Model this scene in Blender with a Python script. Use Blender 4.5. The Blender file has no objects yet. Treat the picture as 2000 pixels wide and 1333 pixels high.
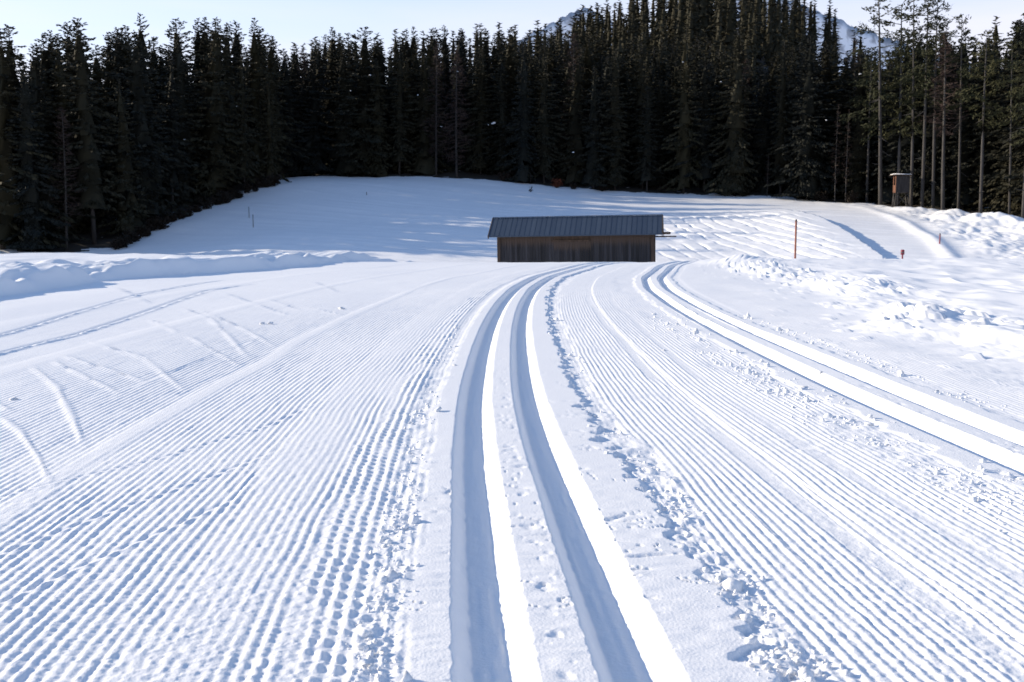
import bpy, bmesh, math, random
import numpy as np
from mathutils import Vector, Matrix, Euler

# ------------------------------------------------------------------ camera, sky, sun, exposure
SC = bpy.context.scene
COL = SC.collection
CAM_H, FPX = 0.70, 2042.0
PITCH = math.atan(217.5 / FPX)
cam_d = bpy.data.cameras.new('camera')
cam = bpy.data.objects.new('camera', cam_d); COL.objects.link(cam)
cam.location = (0, 0, CAM_H)
cam.rotation_euler = (math.pi / 2 - PITCH, 0, 0)
cam_d.sensor_width = 36.0
cam_d.lens = 36.0 * FPX / 2000.0
cam_d.clip_start = 0.05; cam_d.clip_end = 30000
cam_d.dof.use_dof = True
cam_d.dof.focus_distance = 3.6
cam_d.dof.aperture_fstop = 11.0
SC.camera = cam

SUN_AZ, SUN_EL = math.radians(72), math.radians(19.5)      # azimuth to the left of the view direction
world = bpy.data.worlds.new('World'); SC.world = world; world.use_nodes = True
wn, wl = world.node_tree.nodes, world.node_tree.links
bg = wn['Background']
sky = wn.new('ShaderNodeTexSky'); sky.sky_type = 'NISHITA'; sky.sun_disc = False
sky.sun_elevation = SUN_EL
sky.sun_rotation = -SUN_AZ
sky.altitude = 1100; sky.air_density = 1.0; sky.dust_density = 0.3; sky.ozone_density = 3.0
# thin streaks of cirrus, and pale haze that thickens towards the horizon
tc = wn.new('ShaderNodeTexCoord')
mp = wn.new('ShaderNodeMapping'); mp.inputs['Scale'].default_value = (1.2, 1.2, 9.0)
mp.inputs['Rotation'].default_value = (0.0, 0.10, 0.0)
cn = wn.new('ShaderNodeTexNoise'); cn.inputs['Scale'].default_value = 2.2; cn.inputs['Detail'].default_value = 6
cr = wn.new('ShaderNodeValToRGB'); cr.color_ramp.elements[0].position = 0.34; cr.color_ramp.elements[1].position = 0.68
cr.color_ramp.elements[0].color = (0.72, 0.72, 0.72, 1); cr.color_ramp.elements[1].color = (1, 1, 1, 1)
sx = wn.new('ShaderNodeSeparateXYZ'); hz = wn.new('ShaderNodeMapRange'); hz.interpolation_type = 'SMOOTHSTEP'
hz.inputs['From Min'].default_value = 0.10; hz.inputs['From Max'].default_value = 0.40
hz.inputs['To Min'].default_value = 1.0; hz.inputs['To Max'].default_value = 0.03
ml = wn.new('ShaderNodeMath'); ml.operation = 'MULTIPLY'
cmix = wn.new('ShaderNodeMixRGB'); cmix.inputs['Color2'].default_value = (4.35, 4.25, 4.7, 1)
wl.new(tc.outputs['Generated'], mp.inputs['Vector']); wl.new(mp.outputs['Vector'], cn.inputs['Vector'])
wl.new(tc.outputs['Generated'], sx.inputs['Vector']); wl.new(sx.outputs['Z'], hz.inputs['Value'])
wl.new(cn.outputs['Fac'], cr.inputs['Fac']); wl.new(cr.outputs['Color'], ml.inputs[0]); wl.new(hz.outputs['Result'], ml.inputs[1])
wl.new(ml.outputs[0], cmix.inputs['Fac'])
wl.new(sky.outputs['Color'], cmix.inputs['Color1']); wl.new(cmix.outputs['Color'], bg.inputs['Color'])
bg.inputs['Strength'].default_value = 0.15

sun_d = bpy.data.lights.new('sun', 'SUN'); sun_d.energy = 4.2; sun_d.angle = math.radians(0.55)
sun_d.color = (1.0, 0.86, 0.66)
sun = bpy.data.objects.new('sun', sun_d); COL.objects.link(sun)
to_sun = Vector((-math.sin(SUN_AZ) * math.cos(SUN_EL), math.cos(SUN_AZ) * math.cos(SUN_EL), math.sin(SUN_EL)))
sun.rotation_euler = to_sun.to_track_quat('Z', 'Y').to_euler()

vs = SC.view_settings
vs.view_transform = 'Standard'; vs.look = 'None'; vs.exposure = 0.63; vs.gamma = 1.0; vs.use_curve_mapping = False
SC.render.engine = 'CYCLES'
SC.cycles.max_bounces = 6; SC.cycles.diffuse_bounces = 3; SC.cycles.glossy_bounces = 2
SC.cycles.use_denoising = True

# ------------------------------------------------------------------ helpers
rng = random.Random(11)
npr = np.random.RandomState(5)

def ray(X, Y):
    """direction in the place of the line of sight seen at photograph point X, Y (y component 1)"""
    X = np.asarray(X, float); Y = np.asarray(Y, float)
    a, b = X - 1000.0, 666.5 - Y
    dy = FPX * math.cos(PITCH) + b * math.sin(PITCH)
    dz = -FPX * math.sin(PITCH) + b * math.cos(PITCH)
    return a / dy, dz / dy
def at(X, Y, d):
    rx, rz = ray(X, Y)
    return rx * d, d + 0 * rx, CAM_H + rz * d
def ground(X, Y, z=0.0):
    rx, rz = ray(X, Y)
    d = (z - CAM_H) / rz
    return rx * d, d

def _h(ix, iy, seed):
    h = (ix.astype(np.int64) * 374761393 + iy.astype(np.int64) * 668265263 + seed * 1442695041) & 0xffffffff
    h = ((h ^ (h >> 13)) * 1274126177) & 0xffffffff
    h = ((h ^ (h >> 16)) * 2246822519) & 0xffffffff
    return ((h ^ (h >> 15)) & 0xffffff) / float(0xffffff)
def vnoise(x, y, seed=0):
    x, y = np.broadcast_arrays(np.asarray(x, float), np.asarray(y, float))
    ix, iy = np.floor(x), np.floor(y)
    fx, fy = x - ix, y - iy
    ix = ix.astype(np.int64); iy = iy.astype(np.int64)
    fx = fx * fx * fx * (fx * (fx * 6 - 15) + 10); fy = fy * fy * fy * (fy * (fy * 6 - 15) + 10)
    a = _h(ix, iy, seed); b = _h(ix + 1, iy, seed); c = _h(ix, iy + 1, seed); d = _h(ix + 1, iy + 1, seed)
    return ((a + (b - a) * fx) * (1 - fy) + (c + (d - c) * fx) * fy) * 2 - 1
def fbm(x, y, seed=0, oct=4, gain=0.5):
    r = 0; amp = 1.0; tot = 0
    for i in range(oct):
        r = r + amp * vnoise(x, y, seed + 31 * i); tot += amp
        # rotate each octave so the lattice does not show
        x, y = (x * 1.62 - y * 1.21) + 3.1, (x * 1.21 + y * 1.62) + 7.7
        amp *= gain
    return r / tot
def sst(a, b, x):
    t = np.clip((x - a) / (b - a), 0, 1); return t * t * (3 - 2 * t)
def band(u, a, b, e):
    return sst(a - e, a + e, u) * (1 - sst(b - e, b + e, u))

# ------------------------------------------------------------------ materials
MATS = {}
def mat(name):
    m = bpy.data.materials.new(name); m.use_nodes = True
    MATS[name] = m
    return m, m.node_tree.nodes, m.node_tree.links, m.node_tree.nodes['Principled BSDF']

def snow_material(name, col, fine=1.0, coarse=0.0, sss=0.0):
    m, n, l, p = mat(name)
    p.inputs['Roughness'].default_value = 0.62
    p.inputs['Specular IOR Level'].default_value = 0.22
    if sss:
        p.inputs['Subsurface Weight'].default_value = 1.0; p.inputs['Subsurface Radius'].default_value = (0.8, 0.95, 1.15)
        p.inputs['Subsurface Scale'].default_value = sss
    tcn = n.new('ShaderNodeTexCoord')
    n1 = n.new('ShaderNodeTexNoise'); n1.inputs['Scale'].default_value = 160; n1.inputs['Detail'].default_value = 3
    n2 = n.new('ShaderNodeTexNoise'); n2.inputs['Scale'].default_value = 1.1; n2.inputs['Detail'].default_value = 5
    rp = n.new('ShaderNodeValToRGB')
    rp.color_ramp.elements[0].position = 0.3; rp.color_ramp.elements[1].position = 0.7
    rp.color_ramp.elements[0].color = (col[0] * .965, col[1] * .97, col[2] * .98, 1); rp.color_ramp.elements[1].color = (*col, 1)
    l.new(tcn.outputs['Object'], n1.inputs['Vector']); l.new(tcn.outputs['Object'], n2.inputs['Vector'])
    l.new(n2.outputs['Fac'], rp.inputs['Fac']); l.new(rp.outputs['Color'], p.inputs['Base Color'])
    b = n.new('ShaderNodeBump'); b.inputs['Strength'].default_value = 0.35 * fine; b.inputs['Distance'].default_value = 0.004
    l.new(n1.outputs['Fac'], b.inputs['Height'])
    last = b
    if coarse:
        n3 = n.new('ShaderNodeTexNoise'); n3.inputs['Scale'].default_value = 4.5; n3.inputs['Detail'].default_value = 5
        l.new(tcn.outputs['Object'], n3.inputs['Vector'])
        b2 = n.new('ShaderNodeBump'); b2.inputs['Strength'].default_value = coarse; b2.inputs['Distance'].default_value = 0.08
        l.new(n3.outputs['Fac'], b2.inputs['Height']); l.new(b.outputs['Normal'], b2.inputs['Normal']); last = b2
    l.new(last.outputs['Normal'], p.inputs['Normal'])
    # crystals that face the light: sparse specks of lower roughness
    v = n.new('ShaderNodeTexVoronoi'); v.inputs['Scale'].default_value = 420
    l.new(tcn.outputs['Object'], v.inputs['Vector'])
    g = n.new('ShaderNodeMath'); g.operation = 'LESS_THAN'; g.inputs[1].default_value = 0.16
    l.new(v.outputs['Distance'], g.inputs[0])
    mr = n.new('ShaderNodeMapRange'); mr.inputs['To Min'].default_value = 0.62; mr.inputs['To Max'].default_value = 0.28
    l.new(g.outputs[0], mr.inputs['Value']); l.new(mr.outputs['Result'], p.inputs['Roughness'])
    return m
SNOW = snow_material('groomed_snow', (0.868, 0.870, 0.878))
SNOW_FAR = snow_material('field_snow', (0.868, 0.870, 0.878), fine=0.5, coarse=0.25)

def needle_material(name, c1, c2):
    m, n, l, p = mat(name)
    oi = n.new('ShaderNodeObjectInfo')
    tcn = n.new('ShaderNodeTexCoord')
    nz = n.new('ShaderNodeTexNoise'); nz.inputs['Scale'].default_value = 1.3; nz.inputs['Detail'].default_value = 3
    l.new(tcn.outputs['Object'], nz.inputs['Vector'])
    ad = n.new('ShaderNodeMath'); ad.operation = 'MULTIPLY_ADD'; ad.inputs[1].default_value = 0.7; ad.inputs[2].default_value = -0.15
    l.new(oi.outputs['Random'], ad.inputs[0])
    a2 = n.new('ShaderNodeMath'); a2.operation = 'ADD'
    l.new(ad.outputs[0], a2.inputs[0])
    s2 = n.new('ShaderNodeMath'); s2.operation = 'MULTIPLY'; s2.inputs[1].default_value = 0.55
    l.new(nz.outputs['Fac'], s2.inputs[0]); l.new(s2.outputs[0], a2.inputs[1])
    mx = n.new('ShaderNodeMixRGB'); mx.inputs['Color1'].default_value = (*c1, 1); mx.inputs['Color2'].default_value = (*c2, 1)
    cl = n.new('ShaderNodeClamp'); l.new(a2.outputs[0], cl.inputs['Value'])
    l.new(cl.outputs['Result'], mx.inputs['Fac']); l.new(mx.outputs['Color'], p.inputs['Base Color'])
    p.inputs['Roughness'].default_value = 0.75; p.inputs['Specular IOR Level'].default_value = 0.15
    return m
NEEDLE = needle_material('spruce_needles', (0.009, 0.012, 0.012), (0.033, 0.029, 0.014))
PINE_NEEDLE = needle_material('pine_needles', (0.020, 0.024, 0.012), (0.050, 0.048, 0.020))
TWIG = needle_material('bare_twigs', (0.030, 0.022, 0.020), (0.055, 0.036, 0.030))
BRUSH = needle_material('undergrowth', (0.014, 0.012, 0.009), (0.026, 0.017, 0.012))
RUST = needle_material('rust_leaves', (0.09, 0.028, 0.016), (0.16, 0.045, 0.022))

def bark_material(name, c1, c2):
    m, n, l, p = mat(name)
    tcn = n.new('ShaderNodeTexCoord'); mpn = n.new('ShaderNodeMapping'); mpn.inputs['Scale'].default_value = (9, 9, 1.2)
    nz = n.new('ShaderNodeTexNoise'); nz.inputs['Scale'].default_value = 1.0; nz.inputs['Detail'].default_value = 5
    l.new(tcn.outputs['Object'], mpn.inputs['Vector']); l.new(mpn.outputs['Vector'], nz.inputs['Vector'])
    rp = n.new('ShaderNodeValToRGB'); rp.color_ramp.elements[0].position = 0.3; rp.color_ramp.elements[1].position = 0.7
    rp.color_ramp.elements[0].color = (*c1, 1); rp.color_ramp.elements[1].color = (*c2, 1)
    l.new(nz.outputs['Fac'], rp.inputs['Fac']); l.new(rp.outputs['Color'], p.inputs['Base Color'])
    bp = n.new('ShaderNodeBump'); bp.inputs['Strength'].default_value = 0.6; bp.inputs['Distance'].default_value = 0.03
    l.new(nz.outputs['Fac'], bp.inputs['Height']); l.new(bp.outputs['Normal'], p.inputs['Normal'])
    p.inputs['Roughness'].default_value = 0.9
    return m
BARK = bark_material('spruce_bark', (0.018, 0.015, 0.013), (0.045, 0.037, 0.032))
GREYBARK = bark_material('grey_bark', (0.024, 0.022, 0.021), (0.072, 0.065, 0.060))

# ------------------------------------------------------------------ object helpers
def tag(o, label=None, cat=None, group=None, kind=None):
    if label: o['label'] = label
    if cat: o['category'] = cat
    if group: o['group'] = group
    if kind: o['kind'] = kind
    return o
def link(name, me, m=None, parent=None):
    o = bpy.data.objects.new(name, me); COL.objects.link(o)
    if m is not None and me is not None and not me.materials: me.materials.append(m)
    if parent is not None: o.parent = parent
    return o
def empty(name, loc=(0, 0, 0), rz=0.0):
    o = bpy.data.objects.new(name, None); COL.objects.link(o)
    o.location = loc; o.rotation_euler = (0, 0, rz); o.empty_display_size = 0.3
    return o
def mesh_np(name, verts, quads, smooth=True):
    me = bpy.data.meshes.new(name)
    verts = np.ascontiguousarray(verts, np.float32); quads = np.ascontiguousarray(quads, np.int32)
    k = quads.shape[1]
    me.vertices.add(len(verts)); me.vertices.foreach_set('co', verts.ravel())
    me.loops.add(quads.size); me.loops.foreach_set('vertex_index', quads.ravel())
    me.polygons.add(len(quads))
    me.polygons.foreach_set('loop_start', np.arange(0, quads.size, k, dtype=np.int32))
    if smooth: me.polygons.foreach_set('use_smooth', np.ones(len(quads), bool))
    me.update(calc_edges=True)
    return me
def compact(verts, quads):
    used = np.unique(quads); remap = np.full(len(verts), -1, np.int64); remap[used] = np.arange(len(used))
    return verts[used], remap[quads]
def mesh_list(name, V, F, smooth=False):
    me = bpy.data.meshes.new(name); me.from_pydata([tuple(v) for v in V], [], F); me.update()
    if smooth: me.polygons.foreach_set('use_smooth', [True] * len(me.polygons))
    return me

class MB:
    """collects simple solids into one mesh"""
    def __init__(s): s.V = []; s.F = []
    def box(s, a, b):
        (x0, y0, z0), (x1, y1, z1) = a, b; i = len(s.V)
        s.V += [(x0, y0, z0), (x1, y0, z0), (x1, y1, z0), (x0, y1, z0), (x0, y0, z1), (x1, y0, z1), (x1, y1, z1), (x0, y1, z1)]
        s.F += [(i, i+3, i+2, i+1), (i+4, i+5, i+6, i+7), (i, i+1, i+5, i+4), (i+1, i+2, i+6, i+5), (i+2, i+3, i+7, i+6), (i+3, i, i+4, i+7)]
        return s
    def hexa(s, P):
        i = len(s.V); s.V += [tuple(p) for p in P]
        s.F += [(i, i+3, i+2, i+1), (i+4, i+5, i+6, i+7), (i, i+1, i+5, i+4), (i+1, i+2, i+6, i+5), (i+2, i+3, i+7, i+6), (i+3, i, i+4, i+7)]
        return s
    def tube(s, pts, rad, n=6, cap=True):
        i0 = len(s.V); pts = [Vector(p) for p in pts]
        for k, p in enumerate(pts):
            a = pts[min(k + 1, len(pts) - 1)] - pts[max(k - 1, 0)]
            q = a.to_track_quat('Z', 'Y')
            for j in range(n):
                t = 2 * math.pi * j / n
                s.V.append(tuple(p + q @ Vector((math.cos(t) * rad[k], math.sin(t) * rad[k], 0))))
        for k in range(len(pts) - 1):
            for j in range(n):
                a = i0 + k * n + j; b = i0 + k * n + (j + 1) % n
                s.F.append((a, b, b + n, a + n))
        if cap:
            s.F.append(tuple(i0 + j for j in reversed(range(n)))); s.F.append(tuple(i0 + (len(pts) - 1) * n + j for j in range(n)))
        return s
    def build(s, name, m, parent=None, smooth=False):
        return link(name, mesh_list(name, s.V, s.F, smooth), m, parent)

# ------------------------------------------------------------------ the shape of the ground
# centre line of the left pair of ski tracks, as points on the ground plane
t1 = np.array([(1111, 1333), (1001, 900), (982, 817), (977.5, 742), (983, 667), (989, 630), (1003, 592), (1025, 562), (1063, 540), (1118, 525), (1146, 517)], float)
tx, ty = ground(t1[:, 0], t1[:, 1])
ty = np.concatenate([[-30, 0.0], ty, [25, 30, 40]]); tx = np.concatenate([[2.3, 0.19], tx, [2.75, 4.9, 10.0]])
_o = np.argsort(ty); ty, tx = ty[_o], tx[_o]
_yy = np.linspace(-30, 40, 1401); _xx = np.interp(_yy, ty, tx)
_k = np.exp(-0.5 * (np.arange(-40, 41) * 0.05 / 0.6) ** 2); _k /= _k.sum()
_xs = np.convolve(np.pad(_xx, 40, mode='edge'), _k, 'valid')
def xc(y): return np.interp(y, _yy, _xs)
_sl = np.gradient(_xs, _yy)
def sec(y): return np.sqrt(1 + np.interp(y, _yy, _sl) ** 2)

ub_y = [0, 4, 5.5, 6.4, 8.7, 11.9, 15, 17.9, 22, 30]; ub_u = [2.9, 2.8, 2.72, 2.62, 2.9, 3.4, 3.25, 2.95, 2.6, 2.6]
ul_y = [0, 9, 12, 15, 18, 21, 25, 35]; ul_u = [-4.9, -5.3, -5.55, -5.75, -5.3, -5.2, -5.6, -6]

# light marks left by skating skis, given as photograph points on the trail
MARKS = [
 [(50,708),(110,755),(140,810),(163,865)], [(0,810),(40,840),(75,890),(100,945)], [(101,705),(150,729),(238,768)],
 [(115,694),(175,712),(294,747)], [(168,666),(227,684),(283,701),(367,764)], [(294,624),(350,652)],
 [(357,600),(413,624),(490,701)], [(385,603),(465,638),(542,677)], [(437,572),(497,593),(574,621)], [(518,582),(595,610)],
 [(602,600),(665,617)], [(227,561),(301,595)], [(612,551),(665,572)], [(-40,770),(20,800)], [(360,655),(430,690),(470,712)]]
LINES = [
 [(-60,1195),(0,1172),(160,1100),(360,1015),(470,965)], [(-60,1098),(0,1076),(200,1000),(420,925),(560,870)],
 [(-60,985),(0,964),(160,925),(300,895),(520,830),(640,775)], [(240,760),(420,690),(520,655)]]
OLD = [[(-80,672),(0,652),(140,610),(273,575),(385,553),(450,545)], [(-80,712),(0,689),(140,654),(280,607),(402,568),(507,553)]]
def poly_world(pts):
    p = np.array(pts, float); x, y = ground(p[:, 0], p[:, 1]); return np.stack([x, y], 1)
def poly_dist(x, y, P):
    """signed distance across a polyline and the place along it (0..1)"""
    best = np.full(x.shape, 1e9); sg = np.zeros(x.shape); al = np.zeros(x.shape); n = len(P) - 1
    for i in range(n):
        a, b = P[i], P[i + 1]; dx, dy = b - a; L2 = dx * dx + dy * dy
        t = np.clip(((x - a[0]) * dx + (y - a[1]) * dy) / L2, 0, 1)
        ex, ey = x - a[0] - t * dx, y - a[1] - t * dy
        d = np.hypot(ex, ey); m = d < best
        best = np.where(m, d, best); sg = np.where(m, np.sign(ex * dy - ey * dx), sg); al = np.where(m, (i + t) / n, al)
    return best, sg, al

W = 0.0248                                           # spacing of the groomer's grooves
def cells(x, y, seed):
    """cellular pattern: a random value per cell and the distance to the cell border"""
    ix, iy = np.floor(x).astype(np.int64), np.floor(y).astype(np.int64)
    f1 = np.full(x.shape, 9.0); f2 = np.full(x.shape, 9.0); idv = np.zeros(x.shape); tx_ = np.zeros(x.shape)
    for a in (-1, 0, 1):
        for b in (-1, 0, 1):
            cx_, cy_ = ix + a, iy + b
            px, py = cx_ + _h(cx_, cy_, seed), cy_ + _h(cx_, cy_, seed + 1)
            d = np.hypot(x - px, y - py); n = d < f1
            f2 = np.where(n, f1, np.minimum(f2, d)); idv = np.where(n, _h(cx_, cy_, seed + 2), idv); tx_ = np.where(n, (x - px) * (_h(cx_, cy_, seed + 3) - .5) + (y - py) * (_h(cx_, cy_, seed + 4) - .5), tx_); f1 = np.where(n, d, f1)
    return idv, f2 - f1, tx_
def near_height(u, y):
    """height of the snow at u metres across from the left track, y metres ahead"""
    x = xc(y) + u * sec(y)
    dy = np.clip(np.maximum(y, 1.2) ** 2 / 731.0, 0.002, 1.0)          # row spacing of the mesh there
    def lod(lam): return np.clip(lam / (2.2 * dy), 0, 1)
    z = np.zeros_like(u)
    # gentle unevenness of the whole trail
    z += 0.012 * vnoise(u * 0.9, y * 0.35, 3) * sst(0.6, 1.5, np.abs(u))
    ul = np.interp(y, ul_y, ul_u) + 0.10 * vnoise(y * 1.4, 0 * y, 50) + 0.05 * vnoise(y * 4.5, 0 * y, 51) * lod(.22)
    ub = np.interp(y, ub_y, ub_u) + 0.14 * vnoise(y * 1.1, 0 * y, 60) + 0.06 * vnoise(y * 3.7, 0 * y, 61) * lod(.27)
    trail = sst(0, 0.08, u - ul) * (1 - sst(-0.05, 0.25, u - ub))
    # ---- shelves pressed smooth on both sides of the ski tracks
    bite = np.clip(vnoise(y * 9, 0 * y, 20) - 0.15, 0, 1) * 0.05 + 0.022 * vnoise(y * 26, 0 * y, 21) + .012 * vnoise(y * 60, 0 * y, 24)
    s1 = sst(-0.040, 0.022, u - (-0.262 + 0.016 * vnoise(y * 14, 0 * y, 22) + .008 * vnoise(y * 45, 0 * y, 25))) * (1 - sst(-0.006, 0.006, u - (0.335 - bite)))
    v = u - 1.62
    s2 = sst(-0.012, 0.012, v - (-0.285 + 0.03 * vnoise(y * 10, 0 * y, 23))) * (1 - sst(-0.012, 0.012, v - (0.27 + 0.02 * vnoise(y * 9, 0 * y, 26))))
    shelf = np.maximum(s1, s2)
    off = 1 - shelf
    # ---- grooves of the comb
    up = u + 0.006 * vnoise(y * 0.9, u * 0.5, 5) + 0.0035 * vnoise(y * 4.0, np.floor(u / 0.19), 6)
    cell = np.floor(up / W + 0.5)
    ridge = 0.5 + 0.5 * np.cos(2 * math.pi * up / W)
    ridge = ridge ** 0.85
    brk = 0.86 + 0.26 * vnoise(y * 5.5, cell * 7.31, 7) + 0.26 * np.minimum(0, vnoise(y * 22, cell * 3.7, 8)) * lod(.045)
    A = np.where(u < 0, 0.0038, 0.0041) * (1 - 0.8 * sst(6, 14, y))
    A *= 1 - 0.45 * sst(-1.7, -2.6, u) if False else np.where(u < -1.5, 1 - 0.5 * sst(0, 1.4, -1.2 - u), 1.0)
    A *= np.where(u > 1.9, 0.55, 1.0)
    A *= 1 - 0.75 * sst(2.25, 2.45, u)
    # places flattened by skis and by the edge of each pass
    fl = 0.72 * band(u, -0.72 + .03 * vnoise(y * 1.3, 0 * y, 48), -0.535 + .02 * vnoise(y * 2.1, 0 * y, 49), 0.05) * (0.75 + 0.25 * vnoise(y * 2, u * 8, 9))
    fl = np.maximum(fl, 0.9 * band(u, -1.34 + .03 * vnoise(y * .9, 0 * y, 12), -1.25 + .03 * vnoise(y * .9, 0 * y, 12), 0.03))
    fl = np.maximum(fl, 0.85 * band(u, -2.55, -2.40, 0.05)); fl = np.maximum(fl, 0.8 * band(u, -3.9, -3.7, 0.08))
    g1 = 0.735 + 0.030 * vnoise(y * 0.75, 0 * y, 10) + 0.02 * sst(3, 9, y); g2 = 0.965 + 0.035 * vnoise(y * 0.6, 0 * y, 11)
    gl = np.maximum(band(u, g1 - 0.024, g1 + 0.024, 0.008), 0.85 * band(u, g2 - 0.022, g2 + 0.022, 0.01))
    gl = gl * sst(-0.5, -0.1, vnoise(y * 1.3, 0 * y + u * .4, 13) + .15)
    fl = np.maximum(fl, gl)
    fl = np.maximum(fl, 0.7 * np.clip(vnoise(u * 2.2, y * 1.3, 14) * 2 - 1.0, 0, 1))
    mk = np.zeros_like(u)
    for q, P in enumerate(MARKS):
        P = poly_world(P)
        m = (x > P[:, 0].min() - .2) & (x < P[:, 0].max() + .2) & (y > P[:, 1].min() - .2) & (y < P[:, 1].max() + .2)
        if not m.any(): continue
        d, sg, al = poly_dist(x[m], y[m], P)
        wd = 0.017 * (0.7 + .5 * vnoise(al * 9, 0 * al + q, 92))
        mk[m] = np.maximum(mk[m], np.exp(-(d / wd) ** 4) * np.minimum(1, np.minimum(al, 1 - al) * 8))
    fl = np.maximum(fl, mk)
    # ---- beads: grooves crossed by the tiller's teeth
    bd = band(u, -0.485 + .03 * vnoise(y * 3, 0 * y, 15), -0.34, 0.025) * sst(-.5, .1, vnoise(y * 1.7, u * 4, 16) + .35)
    up2 = u + 0.004 * vnoise(y * 20, u * 20, 17)
    ph = y + 0.010 * vnoise(u * 30, y * 8, 18) + 0.25 * u
    per = 0.049
    beads = (0.5 + 0.5 * np.cos(2 * math.pi * up2 / 0.031)) * (0.58 + 0.42 * np.cos(2 * math.pi * ph / per) * lod(.05))
    hz = A * ridge * brk * (1 - fl) * (1 - 0.85 * bd) + 0.0088 * beads * bd * (0.8 + .3 * vnoise(y * 7, u * 14, 19))
    hz += fl * 0.0045 - 0.0045 * gl + 0.0018 * mk
    # ---- crumbled snow
    cz = np.maximum(0.8 * band(u, -0.345, -0.265, 0.02), band(u, 0.30, 0.43 + .04 * vnoise(y * 3, 0 * y, 27), 0.025))
    cz = np.maximum(cz, 0.75 * band(u, 1.12 + 0.07 * vnoise(y * 1.5, 0 * y, 28), 1.345, 0.05) * sst(-.6, .2, vnoise(y * 2.4, u * 3, 30)))
    cz = np.maximum(cz, 0.7 * band(u, 1.885, 1.99, 0.03))
    cz = np.maximum(cz, 0.5 * np.clip(vnoise(u * 3.1, y * 1.8, 29) * 2.4 - 1.2, 0, 1) * (u > .4))
    cr_ = (1 - np.abs(vnoise(u * 42, y * 42, 31))) * lod(.024) * 0.0065 + (1 - np.abs(vnoise(u * 95, y * 95, 32))) * 0.004 * lod(.011) + 0.0055 * vnoise(u * 18, y * 18, 33) * lod(.055)
    hz = hz * (1 - 0.8 * cz) + cz * (cr_ - 0.004)
    # lumps thrown on the comb
    hz += 0.0019 * np.clip(vnoise(u * 110, y * 110, 34), -0.2, 1) * lod(.009) + 0.0011 * vnoise(u * 48, y * 48, 35) * lod(.02)
    z += off * (hz - np.where(u < 0, 0.0045, np.where(u < .8, 0.012, 0.007))) * trail
    # ---- surface of the shelves: fine cracks across the track, small dents
    crk = vnoise(u * 5 + 3 * vnoise(y * 6, 0 * y, 41), y * 24 + 1.2 * vnoise(u * 9, y * 3, 42), 40)
    ck = np.clip(np.abs(crk) * -11 + 1, 0, 1) * sst(-0.05, 0.35, vnoise(u * 7, y * 9, 43))
    z -= shelf * (0.0065 * ck * lod(.02) - 0.0012 * vnoise(u * 26, y * 60, 44) * lod(.015))
    dent = np.clip(fbm(u * 30, y * 21, 45, 2) - 0.22 + .2 * vnoise(y * 1.1, 0 * y, 46), 0, .45) * (0.4 + vnoise(u * 70, y * 60, 47)) * (np.maximum(band(u, -0.02, 0.03, 0.02), band(v, -0.03, 0.03, 0.02)))
    z -= 0.009 * dent * lod(.05)
    # ---- the four ski grooves
    for k, c in enumerate((-0.115, 0.115, 1.62 - 0.115, 1.62 + 0.115)):
        w = u - c + 0.0010 * vnoise(y * 3, 0 * y, 70 + k) + 0.0012 * vnoise(y * 30, 0 * y, 75 + k) * lod(.03)
        dd = 0.040 if k < 2 else 0.042
        le = -0.070 - 0.004 * np.clip(vnoise(y * 23, 0 * y, 80 + k) - .3, 0, 1)
        g = np.where(w < 0, np.clip((w - le) / (0.036), 0, 1), np.clip((0.071 - w) / (0.044), 0, 1))
        ins = sst(0, 0.02, g)
        g = g * g * (3 - 2 * g) * 0.35 + g * 0.65
        z = z * (1 - ins) - dd * g + ins * (0.0009 * vnoise(u * 90, y * 5, 84 + k) + .0007 * vnoise(u * 60, y * 40, 85 + k) * lod(.02))
    # ---- marks of skating
    for L, wd, dp, lip in ((LINES, 0.007, 0.0022, 0.0022), (OLD, 0.030, 0.010, 0.012)):
        for q, P in enumerate(L):
            P = poly_world(P)
            m = (x > P[:, 0].min() - .3) & (x < P[:, 0].max() + .3) & (y > P[:, 1].min() - .3) & (y < P[:, 1].max() + .3)
            if not m.any(): continue
            d, sg, al = poly_dist(x[m], y[m], P)
            end = np.minimum(1, np.minimum(al, 1 - al) * 7 + 0.0)
            rough = 0.75 + 0.5 * vnoise(y[m] * 30, x[m] * 30, 90 + q)
            z[m] += end * (-dp * np.exp(-(d / wd) ** 2) + lip * rough * np.exp(-((d - 1.7 * wd) / (0.8 * wd)) ** 2) * (sg > 0))
    # ---- the snow bank on the left and the field behind it
    e = ul - u
    crust = 0.05 * fbm(x * 1.1, y * 0.6, 100, 3) + 0.035 * (1 - np.abs(vnoise(x * 2.6 + .8 * vnoise(x, y, 104), y * 1.1, 101))) * lod(.6) + 0.018 * vnoise(x * 5, y * 3, 102) * lod(.3)
    lump = 0.11 * fbm(x * 1.5, y * 1.0, 110, 3) + 0.06 * vnoise(x * 4, y * 2.2, 111) + 0.035 * vnoise(x * 9, y * 5, 112)
    prof = sst(0.0, 0.26, e) * (0.20 + lump * (1 - sst(0.3, 2.5, e))) - 0.075 * sst(0.4, 2.2, e) + 0.05 * sst(2.5, 9, e)
    z += np.where(e > 0, prof + crust * sst(0.2, 1.0, e), 0)
    # ---- the soft bank on the right and the field behind it
    e = u - ub
    hb = np.zeros_like(u); m = (e > -0.7) & (y > 2)
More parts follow.
